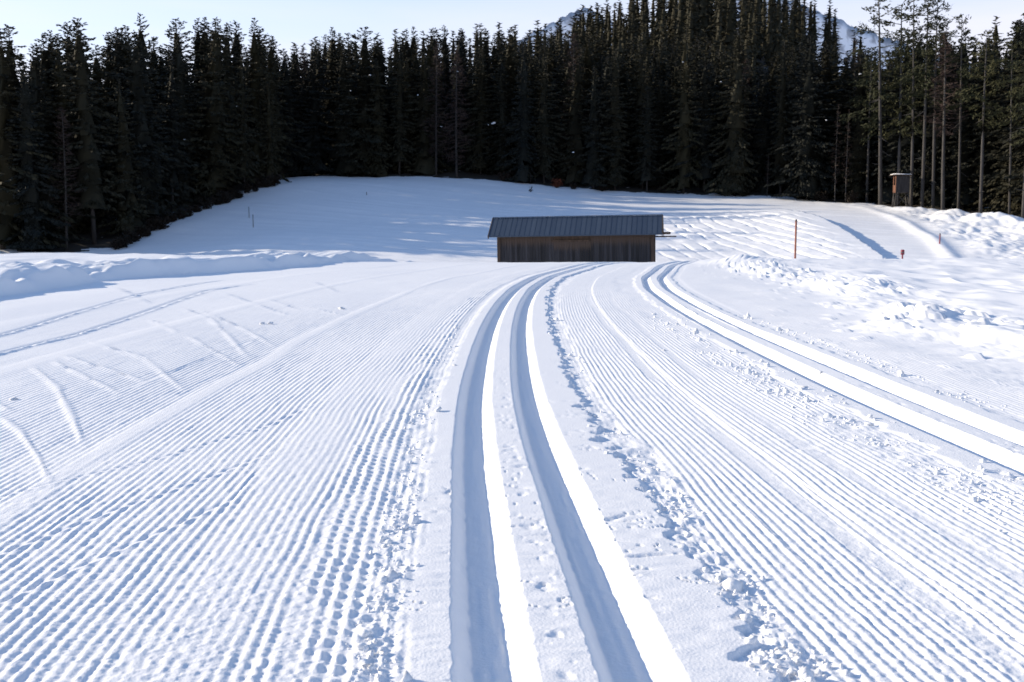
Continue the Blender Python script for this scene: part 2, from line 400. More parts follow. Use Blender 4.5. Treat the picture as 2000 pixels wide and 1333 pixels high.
    if m.any():
        em, xm, ym = e[m], x[m], y[m]
        tall = 0.55 + 0.45 * vnoise(ym * .42 + .9, 0 * ym, 124)
        wx, wy = xm + .06 * vnoise(xm * 6, ym * 6, 125), ym + .06 * vnoise(xm * 6, ym * 6, 126)
        r1, b1, t1_ = cells(wx * 2.9, wy * 2.1, 121); r2, b2, t2_ = cells(wx * 6.5, wy * 5.2, 122)
        core_ = np.exp(-((em - 0.42) / 0.34) ** 2)
        ed = band(em, 0.0, 1.0, .22)
        h_ = core_ * 0.085 * tall + ed * tall * (0.075 * np.clip(r1 - .25, 0, 1) * sst(0, .28, b1) + .07 * t1_ * sst(0, .3, b1) + 0.035 * np.clip(r2 - .3, 0, 1) * sst(0, .3, b2))
        scatter = np.exp(-np.clip(np.abs(em - .3) - .2, 0, 9) / .35) * (r2 > .86) * sst(0, .35, b2) * .03
        h_ += scatter + .05 * sst(0.2, 1.5, em) + .010 * vnoise(xm * 14, ym * 10, 127) * ed
        hb[m] = h_
    z += hb + sst(0.3, 1.5, e) * (crust * 1.15)
    # streaks of drift on the ungroomed strip
    st = band(u, 2.25, 3.4, 0.2) * (1 - sst(0, .3, e))
    z += st * 1.5 * (0.008 * np.clip(vnoise(x * 3.5, y * 13, 130), 0, 1) * lod(.07) + 0.006 * vnoise(x * 2, y * 4, 131) + .003 * vnoise(x * 30, y * 40, 132) * lod(.03))
    # mound where the right bank meets the crest
    z += 0.13 * np.exp(-(((x - 4.75) / 0.75) ** 2 + ((y - 22.2) / 1.6) ** 2)) * (1 + .3 * vnoise(x * 4, y * 2, 140))
    # ---- the ground falls away beyond the crest
    t = np.clip(y - 22.3, 0, None)
    z -= 0.0125 * t * t
    return x, z

# far ground: a smooth surface through points of the place
_pts = []
def fp(X, Y, d): a = at(X, Y, d); _pts.append((float(a[0]), float(d), float(a[2])))
def fz(X, d, z): a = at(X, 449, d); _pts.append((float(a[0]), float(d), z))
for X, zz in ((-900, -1.2), (-300, -1.3), (300, -1.4), (1000, -1.4), (1700, -1.3), (2500, -1.2)): fz(X, 40, zz)
for X, zz in ((-700, -2.1), (0, -2.3), (500, -2.5), (1000, -2.3), (1350, -2.2), (1700, -2.0), (2000, -1.7), (2500, -1.2)): fz(X, 60, zz)
for X, Y, d in ((-300,497,84),(0,494,86),(230,494,88),(330,440,98),(410,410,106),(550,362,118),(550,347,131),(680,347,131),(800,347,131),(960,353,128),
                (1100,371,125),(1300,380,123),(1500,386,119),(1700,402,109),(1850,418,97),(2000,441,87),(2250,452,82),
                (500,470,85),(700,430,97),(700,485,78),(1000,425,98),(1000,480,80),(1300,430,96),(1300,485,77),(1550,430,93),(1550,480,76),
                (1750,455,84),(1800,490,72),(1950,480,74)): fp(X, Y, d)
for X, d, zz in ((-300,130,1),(0,150,2.5),(300,150,5),(430,165,9),(600,180,14),(600,240,15),(900,180,17.5),(900,240,20),(1100,200,22),(1130,250,24),(1300,160,12),(1300,200,28),
                 (1300,250,40),(1550,160,11),(1560,200,26),(1550,250,38),(1640,165,7),(1660,200,6),(1660,260,5),(1800,140,6),(1800,180,12),(1900,180,18),(2000,150,12),(2000,200,22),
                 (2300,150,10),(2300,250,20),(0,250,6),(-500,250,6)): fz(X, d, zz)
_P = np.array(_pts)
def _tps(r2): return np.where(r2 > 0, 0.5 * r2 * np.log(np.maximum(r2, 1e-9)), 0)
_S = 50.0
_q = _P[:, :2] / _S
_n = len(_q)
_K = _tps(((_q[:, None] - _q[None]) ** 2).sum(-1)) + np.eye(_n) * 0.004
_T = np.concatenate([np.ones((_n, 1)), _q], 1)
_M = np.block([[_K, _T], [_T.T, np.zeros((3, 3))]])
_w = np.linalg.solve(_M, np.concatenate([_P[:, 2], np.zeros(3)]))
def far_base(x, y):
    x = np.asarray(x, float); y = np.asarray(y, float); sh = np.broadcast(x, y).shape
    xx = np.broadcast_to(x, sh).ravel() / _S; yy = np.broadcast_to(y, sh).ravel() / _S
    r = np.zeros(xx.shape)
    for i in range(_n): r += _w[i] * _tps((xx - _q[i, 0]) ** 2 + (yy - _q[i, 1]) ** 2)
    return (r + _w[_n] + _w[_n + 1] * xx + _w[_n + 2] * yy).reshape(sh)
def hit(X, Y, d0=60.0, d1=240.0):
    """first place beyond the crest where the line of sight at X, Y meets the far ground"""
    ds = np.linspace(d0, d1, 900); rx, rz = ray(X, Y)
    g = far_base(rx * ds, ds) - (CAM_H + rz * ds)
    i = int(np.argmax(g > 0)); d = ds[i] if g[i] > 0 else d1
    return float(rx * d), float(d)

EDGE_X = [-400, 0, 230, 330, 410, 545, 552, 800, 960, 1100, 1300, 1500, 1700, 1850, 2000, 2300]
EDGE_D = [84, 86.5, 88.5, 98.5, 106.5, 118.5, 131, 131, 128, 125, 123, 119, 109.5, 97.5, 88, 83]
def px_of(x, y): return 1000 + FPX * x / (y / math.cos(PITCH)) * 1.0
def edge_depth(x, y): return y - np.interp(px_of(x, y), EDGE_X, EDGE_D)

piste_up = [hit(*p) for p in ((1330,388),(1450,388),(1560,392),(1640,398),(1700,410),(1770,436),(1820,468),(1856,503))]
piste_lo = [hit(*p) for p in ((1330,398),(1450,402),(1530,412),(1590,430),(1640,455),(1680,483),(1706,503))]
def extend(P):
    P = np.array(P); d = P[-1] - P[-2]; d = d / np.hypot(*d); return np.vstack([P, P[-1] + d * 9])
piste_up = extend(piste_up); piste_lo = extend(piste_lo)
def far_height(x, y):
    z = far_base(x, y)
    fe = sst(-3, 4, edge_depth(x, y))                     # inside the forest
    X = px_of(x, y)
    open_ = 1 - fe
    z += 0.10 * fbm(x * 0.16, y * 0.16, 200, 3) * sst(34, 50, y)
    z += fe * 0.35 * fbm(x * 0.35, y * 0.35, 201, 3)
    du, su, au = poly_dist(x, y, piste_up); dl, sl_, al_ = poly_dist(x, y, piste_lo)
    fadeu = np.clip(au * 5, 0, 1)
    inside = (su > 0) & (sl_ < 0)
    # rough bank outside the upper edge, sharp lip, cut on the lower edge
    outu = (su < 0)
    z += fadeu * (0.22 * np.exp(-(du / 0.6) ** 2) * sst(.35, .7, au))
    lowside = sl_ > 0
    ridge_in = np.exp(-(dl / 5.0) ** 2) * np.clip(al_ * 3 - .4, 0, 1) * lowside
    z += 0.55 * ridge_in
    # furrows ploughed by skiers on the slope right of the hut
    a = (x * 0.99 + y * 0.10) + 0.9 * vnoise(x * 0.13, y * 0.08, 210) + 0.30 * vnoise(x * 0.5, y * 0.20, 211) + .10 * vnoise(x * 1.2, y * .6, 218)
    pat = np.abs(((a / 1.35) % 1.0) - 0.5) * 2
    fur = (np.clip(pat * 4.2 - 3.2, 0, 1) - .5) * (0.6 + .6 * vnoise(x * .3, y * .3, 212))
    fm = band(X, 1290, 2400, 60) * sst(.5, 3.0, dl) * lowside * band(y, 62, 100, 4)
    z -= 0.20 * fur * fm
    z += fm * 0.05 * fbm(x * 0.9, y * 0.9, 213, 2)
    fm2 = outu * sst(1.0, 3, du) * band(X, 1650, 2600, 40) * open_
    z += fm2 * (0.30 * fbm(x * 0.55, y * 0.42, 214, 3) + 0.12 * np.abs(vnoise(x * 1.7, y * .9, 215)))
    # heap of pushed snow along the forest edge on the right
    ed = edge_depth(x, y)
    hp = np.exp(-((ed + 3.2) / 3.0) ** 2) * band(X, 1560, 2500, 120)
    z += hp * (0.20 + 0.9 * sst(1800, 1960, X)) * (0.65 + 0.9 * np.clip(fbm(x * 0.42, y * 0.42, 216, 3), -.5, 1))
    # tracks across the shaded slope
    z += 0.04 * vnoise((x * .5 + y * .86) * 1.4, (x * .86 - y * .5) * .12, 217) * open_ * sst(60, 70, y)
    return z

def ground_z(x, y):
    return float(far_height(np.array([float(x)]), np.array([float(y)]))[0])

# ------------------------------------------------------------------ building the ground sheets
def cols(core, step, outer):
    a = np.arange(-core[0], core[1] + step / 2, step)
    g = [step]
    while sum(g) < outer: g.append(min(g[-1] * 1.22, 2.5))
    r = core[1] + np.cumsum(g); l = -core[0] - np.cumsum(g)
    return np.concatenate([l[::-1], a, r])
def rows(y0, y1, step_px):
    """ground rows spaced so that each looks about as deep as the next"""
    a, b = 731.0 / y0, 731.0 / y1
    n = max(4, int(abs(a - b) / step_px))
    return 731.0 / np.linspace(a, b, n)
RA = np.concatenate([[-25, -12, -6, -3, -1.5, -.8, -.3, .1, .4, .6, .75, .85, .92, .97], rows(1.0, 1.45, 5.0)[:-1], rows(1.45, 3.0, 1.05)])
blocks = [
    (cols((1.75, 2.05), 0.0026, 30), RA),
    (cols((3.3, 3.5), 0.0052, 30), rows(3.0, 6.0, 0.80)),
    (cols((5.9, 6.4), 0.0065, 32), rows(6.0, 12.0, 0.66)),
    (cols((9.8, 10.6), 0.0104, 34), rows(12.0, 22.0, 0.55)),
    (cols((13.0, 14.0), 0.0312, 34), rows(22.0, 34.0, 0.5)),
]
VV, QQ, TAG = [], [], []; base = 0; prev = None
built = []
for cu, ry in blocks:
    U, Y = np.meshgrid(cu, ry)
    x, z = near_height(U.copy(), Y.copy())
    built.append([cu, ry, x, Y, z])
for k in range(len(built) - 1):                 # close the joint between a fine and a coarse block
    cu, ry, x, Y, z = built[k]; c2, r2, x2, Y2, z2 = built[k + 1]
    z[-1] = np.interp(cu, c2, z2[0])
def grid_quads(nr, nc, base):
    i = np.arange(nr * nc).reshape(nr, nc) + base
    return np.stack([i[:-1, :-1].ravel(), i[:-1, 1:].ravel(), i[1:, 1:].ravel(), i[1:, :-1].ravel()], 1)
for cu, ry, x, Y, z in built:
    nr, nc = z.shape
    VV.append(np.stack([x.ravel(), Y.ravel(), z.ravel()], 1))
    QQ.append(grid_quads(nr, nc, base)); base += nr * nc
    uu = np.broadcast_to(cu[None], z.shape)
    ulb = np.broadcast_to(np.interp(ry, ul_y, ul_u)[:, None], z.shape); ubb = np.broadcast_to(np.interp(ry, ub_y, ub_u)[:, None], z.shape)
    tg = np.where(uu < ulb, 0, np.where(uu > ubb, 2, 1))[:-1, :-1]
    TAG.append(tg.ravel())
VV = np.concatenate(VV); QQ = np.concatenate(QQ); TAG = np.concatenate(TAG)
for k, nm in ((1, 'ski_trail'), (0, 'snow_field_left'), (2, 'snow_field_right')):
    v, q = compact(VV, QQ[TAG == k])
    o = link(nm, mesh_np(nm, v, q), SNOW); tag(o, kind='structure')
ND = built[-1]
# far sheet, from behind the crest to beyond the hill
ang = np.concatenate([np.linspace(-3.2, -0.62, 34)[:-1], np.linspace(-0.62, 0.10, 190)[:-1], np.linspace(0.10, 0.52, 380)[:-1], np.linspace(0.52, 0.62, 20), np.linspace(0.62, 3.2, 34)[1:]])
fy = np.concatenate([np.linspace(34, 66, 30)[:-1], np.linspace(66, 108, 200)[:-1], np.linspace(108, 132, 60)[:-1], np.linspace(132, 290, 70), [320, 380, 480, 700, 1200, 2500, 6000]])
Fa, Fy = np.meshgrid(ang, fy); Fx = Fa * Fy
Fz = far_height(Fx, np.minimum(Fy, 290.0))
bl = sst(34, 44, Fy)
j = np.interp(Fx.ravel(), ND[2][-1], ND[4][-1]).reshape(Fx.shape)
Fz = j * (1 - bl) + Fz * bl
out_ = sst(290, 700, Fy); Fz = Fz * (1 - out_) - 25 * out_
Fz = np.clip(Fz, -40, 60)
far_v = np.stack([Fx.ravel(), Fy.ravel(), Fz.ravel()], 1)
def litter_material():
    m, n, l, p = mat('forest_litter')
    tcn = n.new('ShaderNodeTexCoord'); nz = n.new('ShaderNodeTexNoise'); nz.inputs['Scale'].default_value = 0.55; nz.inputs['Detail'].default_value = 6
    l.new(tcn.outputs['Object'], nz.inputs['Vector'])
    rp = n.new('ShaderNodeValToRGB'); rp.color_ramp.elements[0].position = 0.66; rp.color_ramp.elements[1].position = 0.70
    rp.color_ramp.elements[0].color = (0.030, 0.024, 0.018, 1); rp.color_ramp.elements[1].color = (0.80, 0.83, 0.88, 1)
    l.new(nz.outputs['Fac'], rp.inputs['Fac']); l.new(rp.outputs['Color'], p.inputs['Base Color']); p.inputs['Roughness'].default_value = 0.9
    return m
LITTER = litter_material()
FQ = grid_quads(*Fz.shape, 0)
fc = far_v[FQ].mean(1)
wood = (edge_depth(fc[:, 0], fc[:, 1]) > 1.2 + 1.2 * vnoise(fc[:, 0] * .5, fc[:, 1] * .5, 240)) & (fc[:, 1] < 300) & (fc[:, 1] > 80)
for nm, mk, mm in (('snow_slope', ~wood, SNOW_FAR), ('forest_floor', wood, LITTER)):
    v, q = compact(far_v, FQ[mk]); o = link(nm, mesh_np(nm, v, q), mm); tag(o, kind='structure')

# ------------------------------------------------------------------ mountains far behind
def rock_snow_material():
    m, n, l, p = mat('mountain_rock_and_snow')
    tcn = n.new('ShaderNodeTexCoord'); nz = n.new('ShaderNodeTexNoise'); nz.inputs['Scale'].default_value = 0.012; nz.inputs['Detail'].default_value = 9
    l.new(tcn.outputs['Object'], nz.inputs['Vector'])
    rp = n.new('ShaderNodeValToRGB'); rp.color_ramp.elements[0].position = 0.38; rp.color_ramp.elements[1].position = 0.50
    rp.color_ramp.elements[0].color = (0.36, 0.37, 0.40, 1); rp.color_ramp.elements[1].color = (0.80, 0.82, 0.86, 1)
    l.new(nz.outputs['Fac'], rp.inputs['Fac']); l.new(rp.outputs['Color'], p.inputs['Base Color'])
    p.inputs['Roughness'].default_value = 0.8
    return m
MOUNT = rock_snow_material()
def mountain(name, crest, depth, seed, label):
    """a ridge through (photograph point, distance) crest points with flanks falling on both sides"""
    C = np.array([[*map(float, at(X, Y, d))] for X, Y, d in crest])
    n = 150; t = np.linspace(0, 1, n)
    cum = np.concatenate([[0], np.cumsum(np.hypot(*np.diff(C[:, :2], axis=0).T))]); cum /= cum[-1]
    cx, cy, cz = (np.interp(t, cum, C[:, k]) for k in range(3))
    cz = cz + 9 * vnoise(t * 34, 0 * t, seed + 3) + 6 * vnoise(t * 80, 0 * t, seed + 4)
    s = np.linspace(-1, 1, 61)
    T, S_ = np.meshgrid(np.arange(n), s)
    X = cx[T] + 0 * S_; Y = cy[T] + S_ * depth
    rough = fbm(X * 0.004, Y * 0.004, seed, 6, .55)
    Z = cz[T] * (1 - np.abs(S_) ** 0.9) - 60 * np.abs(S_) + 130 * rough * np.minimum(1, np.abs(S_) * 2.5) + 14 * fbm(X * .02, Y * .02, seed + 9, 4)
    X = X + 60 * vnoise(X * .003, Y * .003, seed + 5) * np.abs(S_)
    o = link(name, mesh_np(name, np.stack([X.ravel(), Y.ravel(), Z.ravel()], 1), grid_quads(61, n, 0)), MOUNT)
    tag(o, label, None, None, 'structure')
mountain('mountain', [(930, 130, 4500), (1040, 66, 4700), (1085, 40, 4820), (1104, 34, 4880), (1117, 27, 4910), (1130, 22, 4950), (1143, 12, 5000), (1150, 17, 5020), (1161, 22, 5050), (1176, 36, 5100), (1200, 42, 5180), (1240, 60, 5300), (1330, 98, 5600)], 400, 300,
         'pale blue snowy peak showing above the treetops')
mountain('mountain.001', [(1420, -40, 4700), (1560, 4, 5000), (1610, 28, 5120), (1650, 40, 5220), (1690, 58, 5320), (1760, 85, 5500), (1900, 130, 5900)], 400, 400,
         'pale blue snowy shoulder seen through the gap in the trees')

# ------------------------------------------------------------------ trees
def cards(C, D, N, L, Wd):
    """diamond shaped tufts: centres C, directions D, side vectors N"""
    L = L[:, None]; Wd = Wd[:, None]
    V = np.stack([C - D * L * .5, C + N * Wd * .5 - D * L * .08, C + D * L * .5, C - N * Wd * .5 - D * L * .08], 1).reshape(-1, 3)
    i = np.arange(len(C))[:, None] * 4 + np.array([0, 1, 2, 3])[None]
    return V, i
def unit(a): return a / np.maximum(1e-6, np.linalg.norm(a, axis=1))[:, None]
def spruce_meshes(seed, H, R, zb, nb=200, dens=13.0, ragged=0.25, droop=-28.0, gaps=0.0, card=(0.30, 0.62), core=0.52, taper=0.70):
    r = np.random.RandomState(seed)
    C, D, N, L, Wd = [], [], [], [], []
    tw = MB()
    for i in range(nb):
        t = (i + r.rand()) / nb
        t = t ** 0.9
        if gaps and r.rand() < gaps: continue
        z = zb + (H - zb) * t
        az = i * 2.39996 + r.randn() * 0.35
        ln = (R * (1 - t) ** taper * min(1.45, 1 + ragged * r.randn()) * (0.75 + .25 * math.sin(az * 1.0 + seed)) + 0.16)
        ln = max(0.15, ln)
        if t < 0.12: ln *= 0.55 + 3.5 * t
        el = math.radians(droop + (35 - droop) * t ** 1.4 + 9 * r.randn())
        d = np.array([math.cos(az) * math.cos(el), math.sin(az) * math.cos(el), math.sin(el)])
        n = max(4, int(ln * dens))
        p = 0.10 + 0.90 * r.rand(n) ** .75
        sag = -0.10 * ln * (p ** 2) + 0.07 * ln * p ** 4
        side = np.array([-math.sin(az), math.cos(az), 0])
        sp = (0.30 * ln + .1) * p * (1.15 - p)
        c = np.array([0, 0, z]) + d[None] * (p * ln)[:, None] + side[None] * (sp * r.randn(n) * .9)[:, None]
        c[:, 2] += sag - 0.10 * r.rand(n)
        dd = d[None] * 1.0 + side[None] * (r.randn(n) * 0.7)[:, None]
        dd[:, 2] -= 0.25 + 0.55 * r.rand(n) * (1 - t)
        nn = np.cross(dd, r.randn(n, 3))
        c[:, 2] = np.maximum(c[:, 2], .45)
        C.append(c); D.append(unit(dd)); N.append(unit(nn))
        L.append(r.uniform(*card, n) * (0.75 + 0.35 * min(1, ln)) * (1 - .45 * t)); Wd.append(r.uniform(0.16, 0.34, n) * (1 - .5 * t))
    C, D, N, L, Wd = map(np.concatenate, (C, D, N, L, Wd))
    V, F = cards(C, D, N, L, Wd)
    # dark close-set inner branches
    ks, ns = 15, 9; cv = []
    for j in range(ks):
        t = (j // 2 + (j % 2) * .93) / (ks // 2 + .5); zc_ = zb + .3 + (H - zb - .6) * min(t, 1)
        rr = R * (1 - min(t, .99)) ** .62 * (.62 if j % 2 == 0 else .36) * core
        for q in range(ns):
            a = 6.2832 * q / ns + .35 * j; f = 1 + .28 * r.randn(); cv.append((math.cos(a) * rr * f, math.sin(a) * rr * f, zc_ - .5 * rr * (j % 2 == 0) * (.5 + r.rand())))
    cv = np.array(cv); i_ = np.arange(ks * ns).reshape(ks, ns); i2 = np.roll(i_, -1, 1)
    cf = np.stack([i_[:-1].ravel(), i2[:-1].ravel(), i2[1:].ravel(), i_[1:].ravel()], 1) + len(V)
    V = np.concatenate([V, cv]); F = np.concatenate([F, cf])
    crown = mesh_np('crown', V, F, smooth=False); crown.materials.append(NEEDLE)
    tm = MB(); k = 7
    tm.tube([(0.05 * math.sin(j * 1.3 + seed) * (j > 0), 0.05 * math.cos(j * 1.1 + seed) * (j > 0), -0.6 + (H + 0.55) * j / (k - 1)) for j in range(k)],
            [0.0085 * H * (1 - j / (k - 1)) ** 0.8 + 0.02 for j in range(k)], 6)
    tm.V, tm.F
    trunk = mesh_list('trunk', tm.V, tm.F, True); trunk.materials.append(BARK)
    return crown, trunk
def bare_meshes(seed, H, zb, R, nb=70, twigs=9, lean=(0, 0), bark=None, thick=0.011, up=12):
    """leafless larch or dead spruce: thin straight limbs with twigs"""
    r = np.random.RandomState(seed); tm = MB(); k = 8
    def axis(z): f = z / H; return Vector((lean[0] * f + 0.10 * math.sin(3 * f + seed), lean[1] * f + 0.08 * math.cos(4 * f + seed), z))
    tm.tube([axis(-0.6 + (H + .6) * j / (k - 1)) for j in range(k)], [(thick if bark is None else .008) * H * (1 - j / (k - 1)) ** .75 + .02 for j in range(k)], 7)
    trunk = mesh_list('trunk', tm.V, tm.F, True); trunk.materials.append(bark or GREYBARK)
    cm = MB(); C, D, N, L, Wd = [], [], [], [], []
    for i in range(nb):
        t = (i + r.rand()) / nb; z = zb + (H - zb) * t; az = i * 2.4 + r.randn() * .4
        ln = max(.3, R * (1 - t) ** .7 * (1 + .3 * r.randn())) * (0.45 + 0.55 * min(1, t * 4))
        el = math.radians(-12 + up * 2 * t + 12 * r.randn())
        d = Vector((math.cos(az) * math.cos(el), math.sin(az) * math.cos(el), math.sin(el)))
        p0 = axis(z); p1 = p0 + d * ln * .55 + Vector((0, 0, -.03 * ln)); p2 = p0 + d * ln + Vector((0, 0, .12 * ln))
        cm.tube([p0, p1, p2], [.035 + .006 * ln, .02, .008], 3, cap=False)
        for j in range(twigs):
            f = .3 + .7 * r.rand(); q = p0 + d * ln * f
            C.append(tuple(q + Vector(r.randn(3) * .12 * ln)));
            dv = Vector((d.x + .8 * r.randn(), d.y + .8 * r.randn(), d.z + .35 * r.randn())).normalized()
            D.append(tuple(dv)); N.append(tuple(dv.cross(Vector(r.randn(3))).normalized())); L.append(.35 + .5 * r.rand()); Wd.append(.035 + .03 * r.rand())
    V, F = cards(np.array(C), np.array(D), np.array(N), np.array(L), np.array(Wd))
    o = len(cm.V)
    me = mesh_list('crown', cm.V + [tuple(v) for v in V], cm.F + [tuple(int(a) + o for a in f) for f in F]); me.materials.append(TWIG)
    return me, trunk
def pine_meshes(seed, H, zb, R, lean=(0, 0), nb=46, low=8, dens=17):
    """tall conifer: long clean stem, drooping ragged limbs, some dead limbs below"""
    r = np.random.RandomState(seed); tm = MB(); k = 10
    def axis(z): f = z / H; return Vector((lean[0] * f + 0.16 * math.sin(2.4 * f + seed), lean[1] * f, z))
    tm.tube([axis(-0.6 + (H + .6) * j / (k - 1)) for j in range(k)], [0.0092 * H * (1 - j / (k - 1)) ** .7 + .03 for j in range(k)], 8)
    for i in range(low):
        z = H * (.12 + .5 * r.rand()); az = r.rand() * 6.28; ln = .5 + 1.3 * r.rand()
        d = Vector((math.cos(az), math.sin(az), -.45 + .3 * r.randn())).normalized(); p = axis(z)
        tm.tube([p, p + d * ln * .6, p + d * ln + Vector((0, 0, .1))], [.05, .03, .012], 4, cap=False)
    trunk = mesh_list('trunk', tm.V, tm.F, True); trunk.materials.append(GREYBARK)
    cm = MB(); C, D, N, L, Wd = [], [], [], [], []
    for i in range(nb):
        t = (i + r.rand()) / nb; z = zb + (H - zb) * t; az = i * 2.4 + r.randn() * .6
        ln = max(.4, R * (0.35 + .65 * math.sin(math.pi * min(1, .18 + .82 * t))) * (1 + .4 * r.randn()))
        el = math.radians(-24 + 44 * t + 12 * r.randn()); d = Vector((math.cos(az) * math.cos(el), math.sin(az) * math.cos(el), math.sin(el)))
        p0 = axis(z); pts = [p0, p0 + d * ln * .5, p0 + d * ln + Vector((0, 0, .1 * ln))]
        cm.tube(pts, [.05, .03, .012], 3, cap=False)
        for j in range(int(ln * dens)):
            f = .2 + .8 * math.sqrt(r.rand()); q = p0 + d * ln * f + Vector(r.randn(3) * np.array([.2, .2, .13]) * (.5 + .3 * ln)) - Vector((0, 0, .15 * r.rand()))
            dv = Vector((d.x + .6 * r.randn(), d.y + .6 * r.randn(), d.z - .3 + .45 * r.randn())).normalized()
            C.append(tuple(q)); D.append(tuple(dv)); N.append(tuple(dv.cross(Vector(r.randn(3))).normalized())); L.append(.28 + .32 * r.rand()); Wd.append(.09 + .1 * r.rand())
    V, F = cards(np.array(C), np.array(D), np.array(N), np.array(L), np.array(Wd))
    o = len(cm.V)
    me = mesh_list('crown', cm.V + [tuple(v) for v in V], cm.F + [tuple(int(a) + o for a in f) for f in F]); me.materials.append(PINE_NEEDLE)
    return me, trunk

SPR = [spruce_meshes(1, 18, 3.7, 0.9, taper=.62), spruce_meshes(2, 18, 3.3, 1.4, ragged=.42, taper=.55), spruce_meshes(3, 18, 4.4, 0.6, nb=215, taper=.8), spruce_meshes(4, 18, 3.3, 2.2, gaps=.12, ragged=.46, taper=.5),
       spruce_meshes(5, 18, 4.0, 1.0, ragged=.5, gaps=.1, taper=.75), spruce_meshes(6, 18, 2.8, 1.5, nb=170, ragged=.34, taper=.45), spruce_meshes(7, 18, 4.6, 0.6, nb=220, droop=-34, taper=.85),
       spruce_meshes(8, 18, 3.6, 0.8, nb=200, ragged=.4, taper=.58, droop=-20), spruce_meshes(9, 18, 3.0, 3.0, ragged=.55, gaps=.22, taper=.5)]
BARE = [bare_meshes(21, 17, 2.0, 2.8, nb=110, twigs=14, bark=BARK), bare_meshes(22, 17, 3, 2.4, nb=90, twigs=12, bark=BARK), bare_meshes(23, 14, 3, 1.8, nb=50, bark=GREYBARK)]
def plant(name, pair, x, y, scale, rz, label, cat, group=None, z=None, width=1.0, lean=None):
    if z is None: z = ground_z(x, y)
    o = empty(name, (x, y, z), rz)
    o.scale = (scale * width, scale * width, scale)
    if lean: o.rotation_euler = (lean[1], lean[0], rz)
    link('crown', pair[0], None, o); link('trunk', pair[1], None, o)
    return tag(o, label, cat, group)

# single trees that stand out at the forest edge: photograph foot X, foot offset behind the edge, top Y, kind
def edge_pos(X, back):
    d = float(np.interp(X, EDGE_X, EDGE_D)) + back
    x, y, _ = at(X, 449, d); return float(x), float(y)
taken = []
def hero(X, back, topY, pair, h0, label, name='spruce_tree', cat='tree', width=1.0, group=None, lean=None):
    x, y = edge_pos(X, back); z = ground_z(x, y)
    top = float(at(X, topY, y)[2]); taken.append((x, y))
    return plant(name, pair, x, y, (top - z) / h0, rng.random() * 6.28 if lean is None else 0, label, cat, group, z, width, lean)
HEROES = [
 (742, 1.5, 118, SPR[6], 'green-tinged spruce left of centre with a snow clump near its top', .85),
 (1022, 1.0, 92, SPR[2], 'olive spruce at the forest edge, first one right of the slope top', .80),
 (1062, 3.0, 80, SPR[1], 'slim spruce just right of the first olive spruce at the edge', .85),
 (1158, 1.2, 128, SPR[4], 'ragged olive spruce above the red-leaved shrub', .95),
 (1200, 2.0, 92, SPR[0], 'olive spruce close to the right of the ragged one', .85),
 (1262, 1.2, 168, SPR[3], 'shorter open spruce standing behind the hut roof', .9),
 (1334, 1.2, 51, SPR[4], 'tall spruce above the right end of the hut roof', .72),
 (1433, 1.0, 40, SPR[6], 'broad tall spruce with branches reaching the snow right of the hut', .85),
 (1522, 2.5, 78, SPR[5], 'narrow dark spruce between two broad spruces right of the hut', .9),
 (1573, 1.0, 70, SPR[2], 'broad tiered spruce behind the tall red pole', .95),
 (62, 1.0, 120, SPR[2], 'broad brownish spruce at the far left edge of the forest', .9),
 (480, 1.0, 95, SPR[3], 'spruce near the tip of the left forest above the slope', .7),
 (530, 1.0, 150, SPR[5], 'last small spruce at the tip of the left forest', .8),
]
for X, bk, ty_, pr, lb, wd in HEROES: hero(X, bk, ty_, pr, 18, lb, width=wd)
hero(893, 1.0, 95, BARE[0], 17, 'reddish brown leafless larch in the dark middle of the forest', 'larch_tree', width=1.1)
hero(130, 1.5, 210, BARE[1], 17, 'leafless greyish larch among the dark trees on the far left', 'larch_tree', width=1.1)
hero(1842, 1.6, 66, bare_meshes(24, 17, 7.5, 2.3, nb=90, twigs=12, lean=(-.75, 0)), 17, 'leafless pale larch with a fan of twigs right of the raised hide', 'larch_tree', lean=(0, 0))
hero(1629, .8, 205, BARE[2], 14, 'thin dead young tree, left one of a pair before the forest', 'dead_tree', width=.6)
hero(1650, .8, 215, BARE[2], 14, 'thin dead young tree, right one of a pair before the forest', 'dead_tree', width=.6)
hero(1497, .6, 300, BARE[2], 14, 'short bare sapling at the edge between the broad spruces', 'dead_tree', width=.8)
hero(1036, .5, 338, BARE[2], 14, 'tiny bare sapling at the top of the shaded slope', 'dead_tree', width=.8)
PINE = [pine_meshes(31, 22, 8, 2.6, lean=(-1.35, 0), low=14), pine_meshes(32, 21, 8, 2.2, low=5), pine_meshes(33, 22, 12, 2.1, low=3), pine_meshes(34, 20, 10, 1.9, lean=(.3, 0), low=6)]
for X, bk, ty_, pr, h0, lb, wd in [
 (1719, .6, -22, PINE[0], 22, 'tall leaning pine with dead lower limbs left of the raised hide', 1.0),
 (1750, 2.5, 10, PINE[1], 21, 'pine with hanging green limbs right behind the raised hide', 1.0),
 (1776, 1.5, -8, PINE[1], 21, 'crooked thin pine close to the right of the raised hide', .85),
 (1796, 1.8, -15, PINE[2], 22, 'straight bluish pine trunk, second one right of the raised hide', .9),
 (1819, 3.0, 0, PINE[3], 20, 'slim pine trunk between the straight one and the leafless larch', .85),
 (1868, 4.0, 30, PINE[2], 22, 'pine standing back in shade right of the leafless larch', .8),
 (1912, 1.0, 62, PINE[3], 20, 'lone straight grey pine trunk nearer the right edge', 1.0),
 (1968, 2.5, 80, PINE[2], 22, 'thin pine in the dark wood close to the right edge', .7),
 (1995, 1.5, 20, PINE[1], 21, 'pine cut off by the right border of the view', .9),
 (1690, 3.5, 95, PINE[3], 20, 'shorter pine just left of the leaning pine', .9)]:
    hero(X, bk, ty_, pr, h0, lb, 'pine_tree', width=wd, lean=(rng.uniform(-.025, .025), 0))

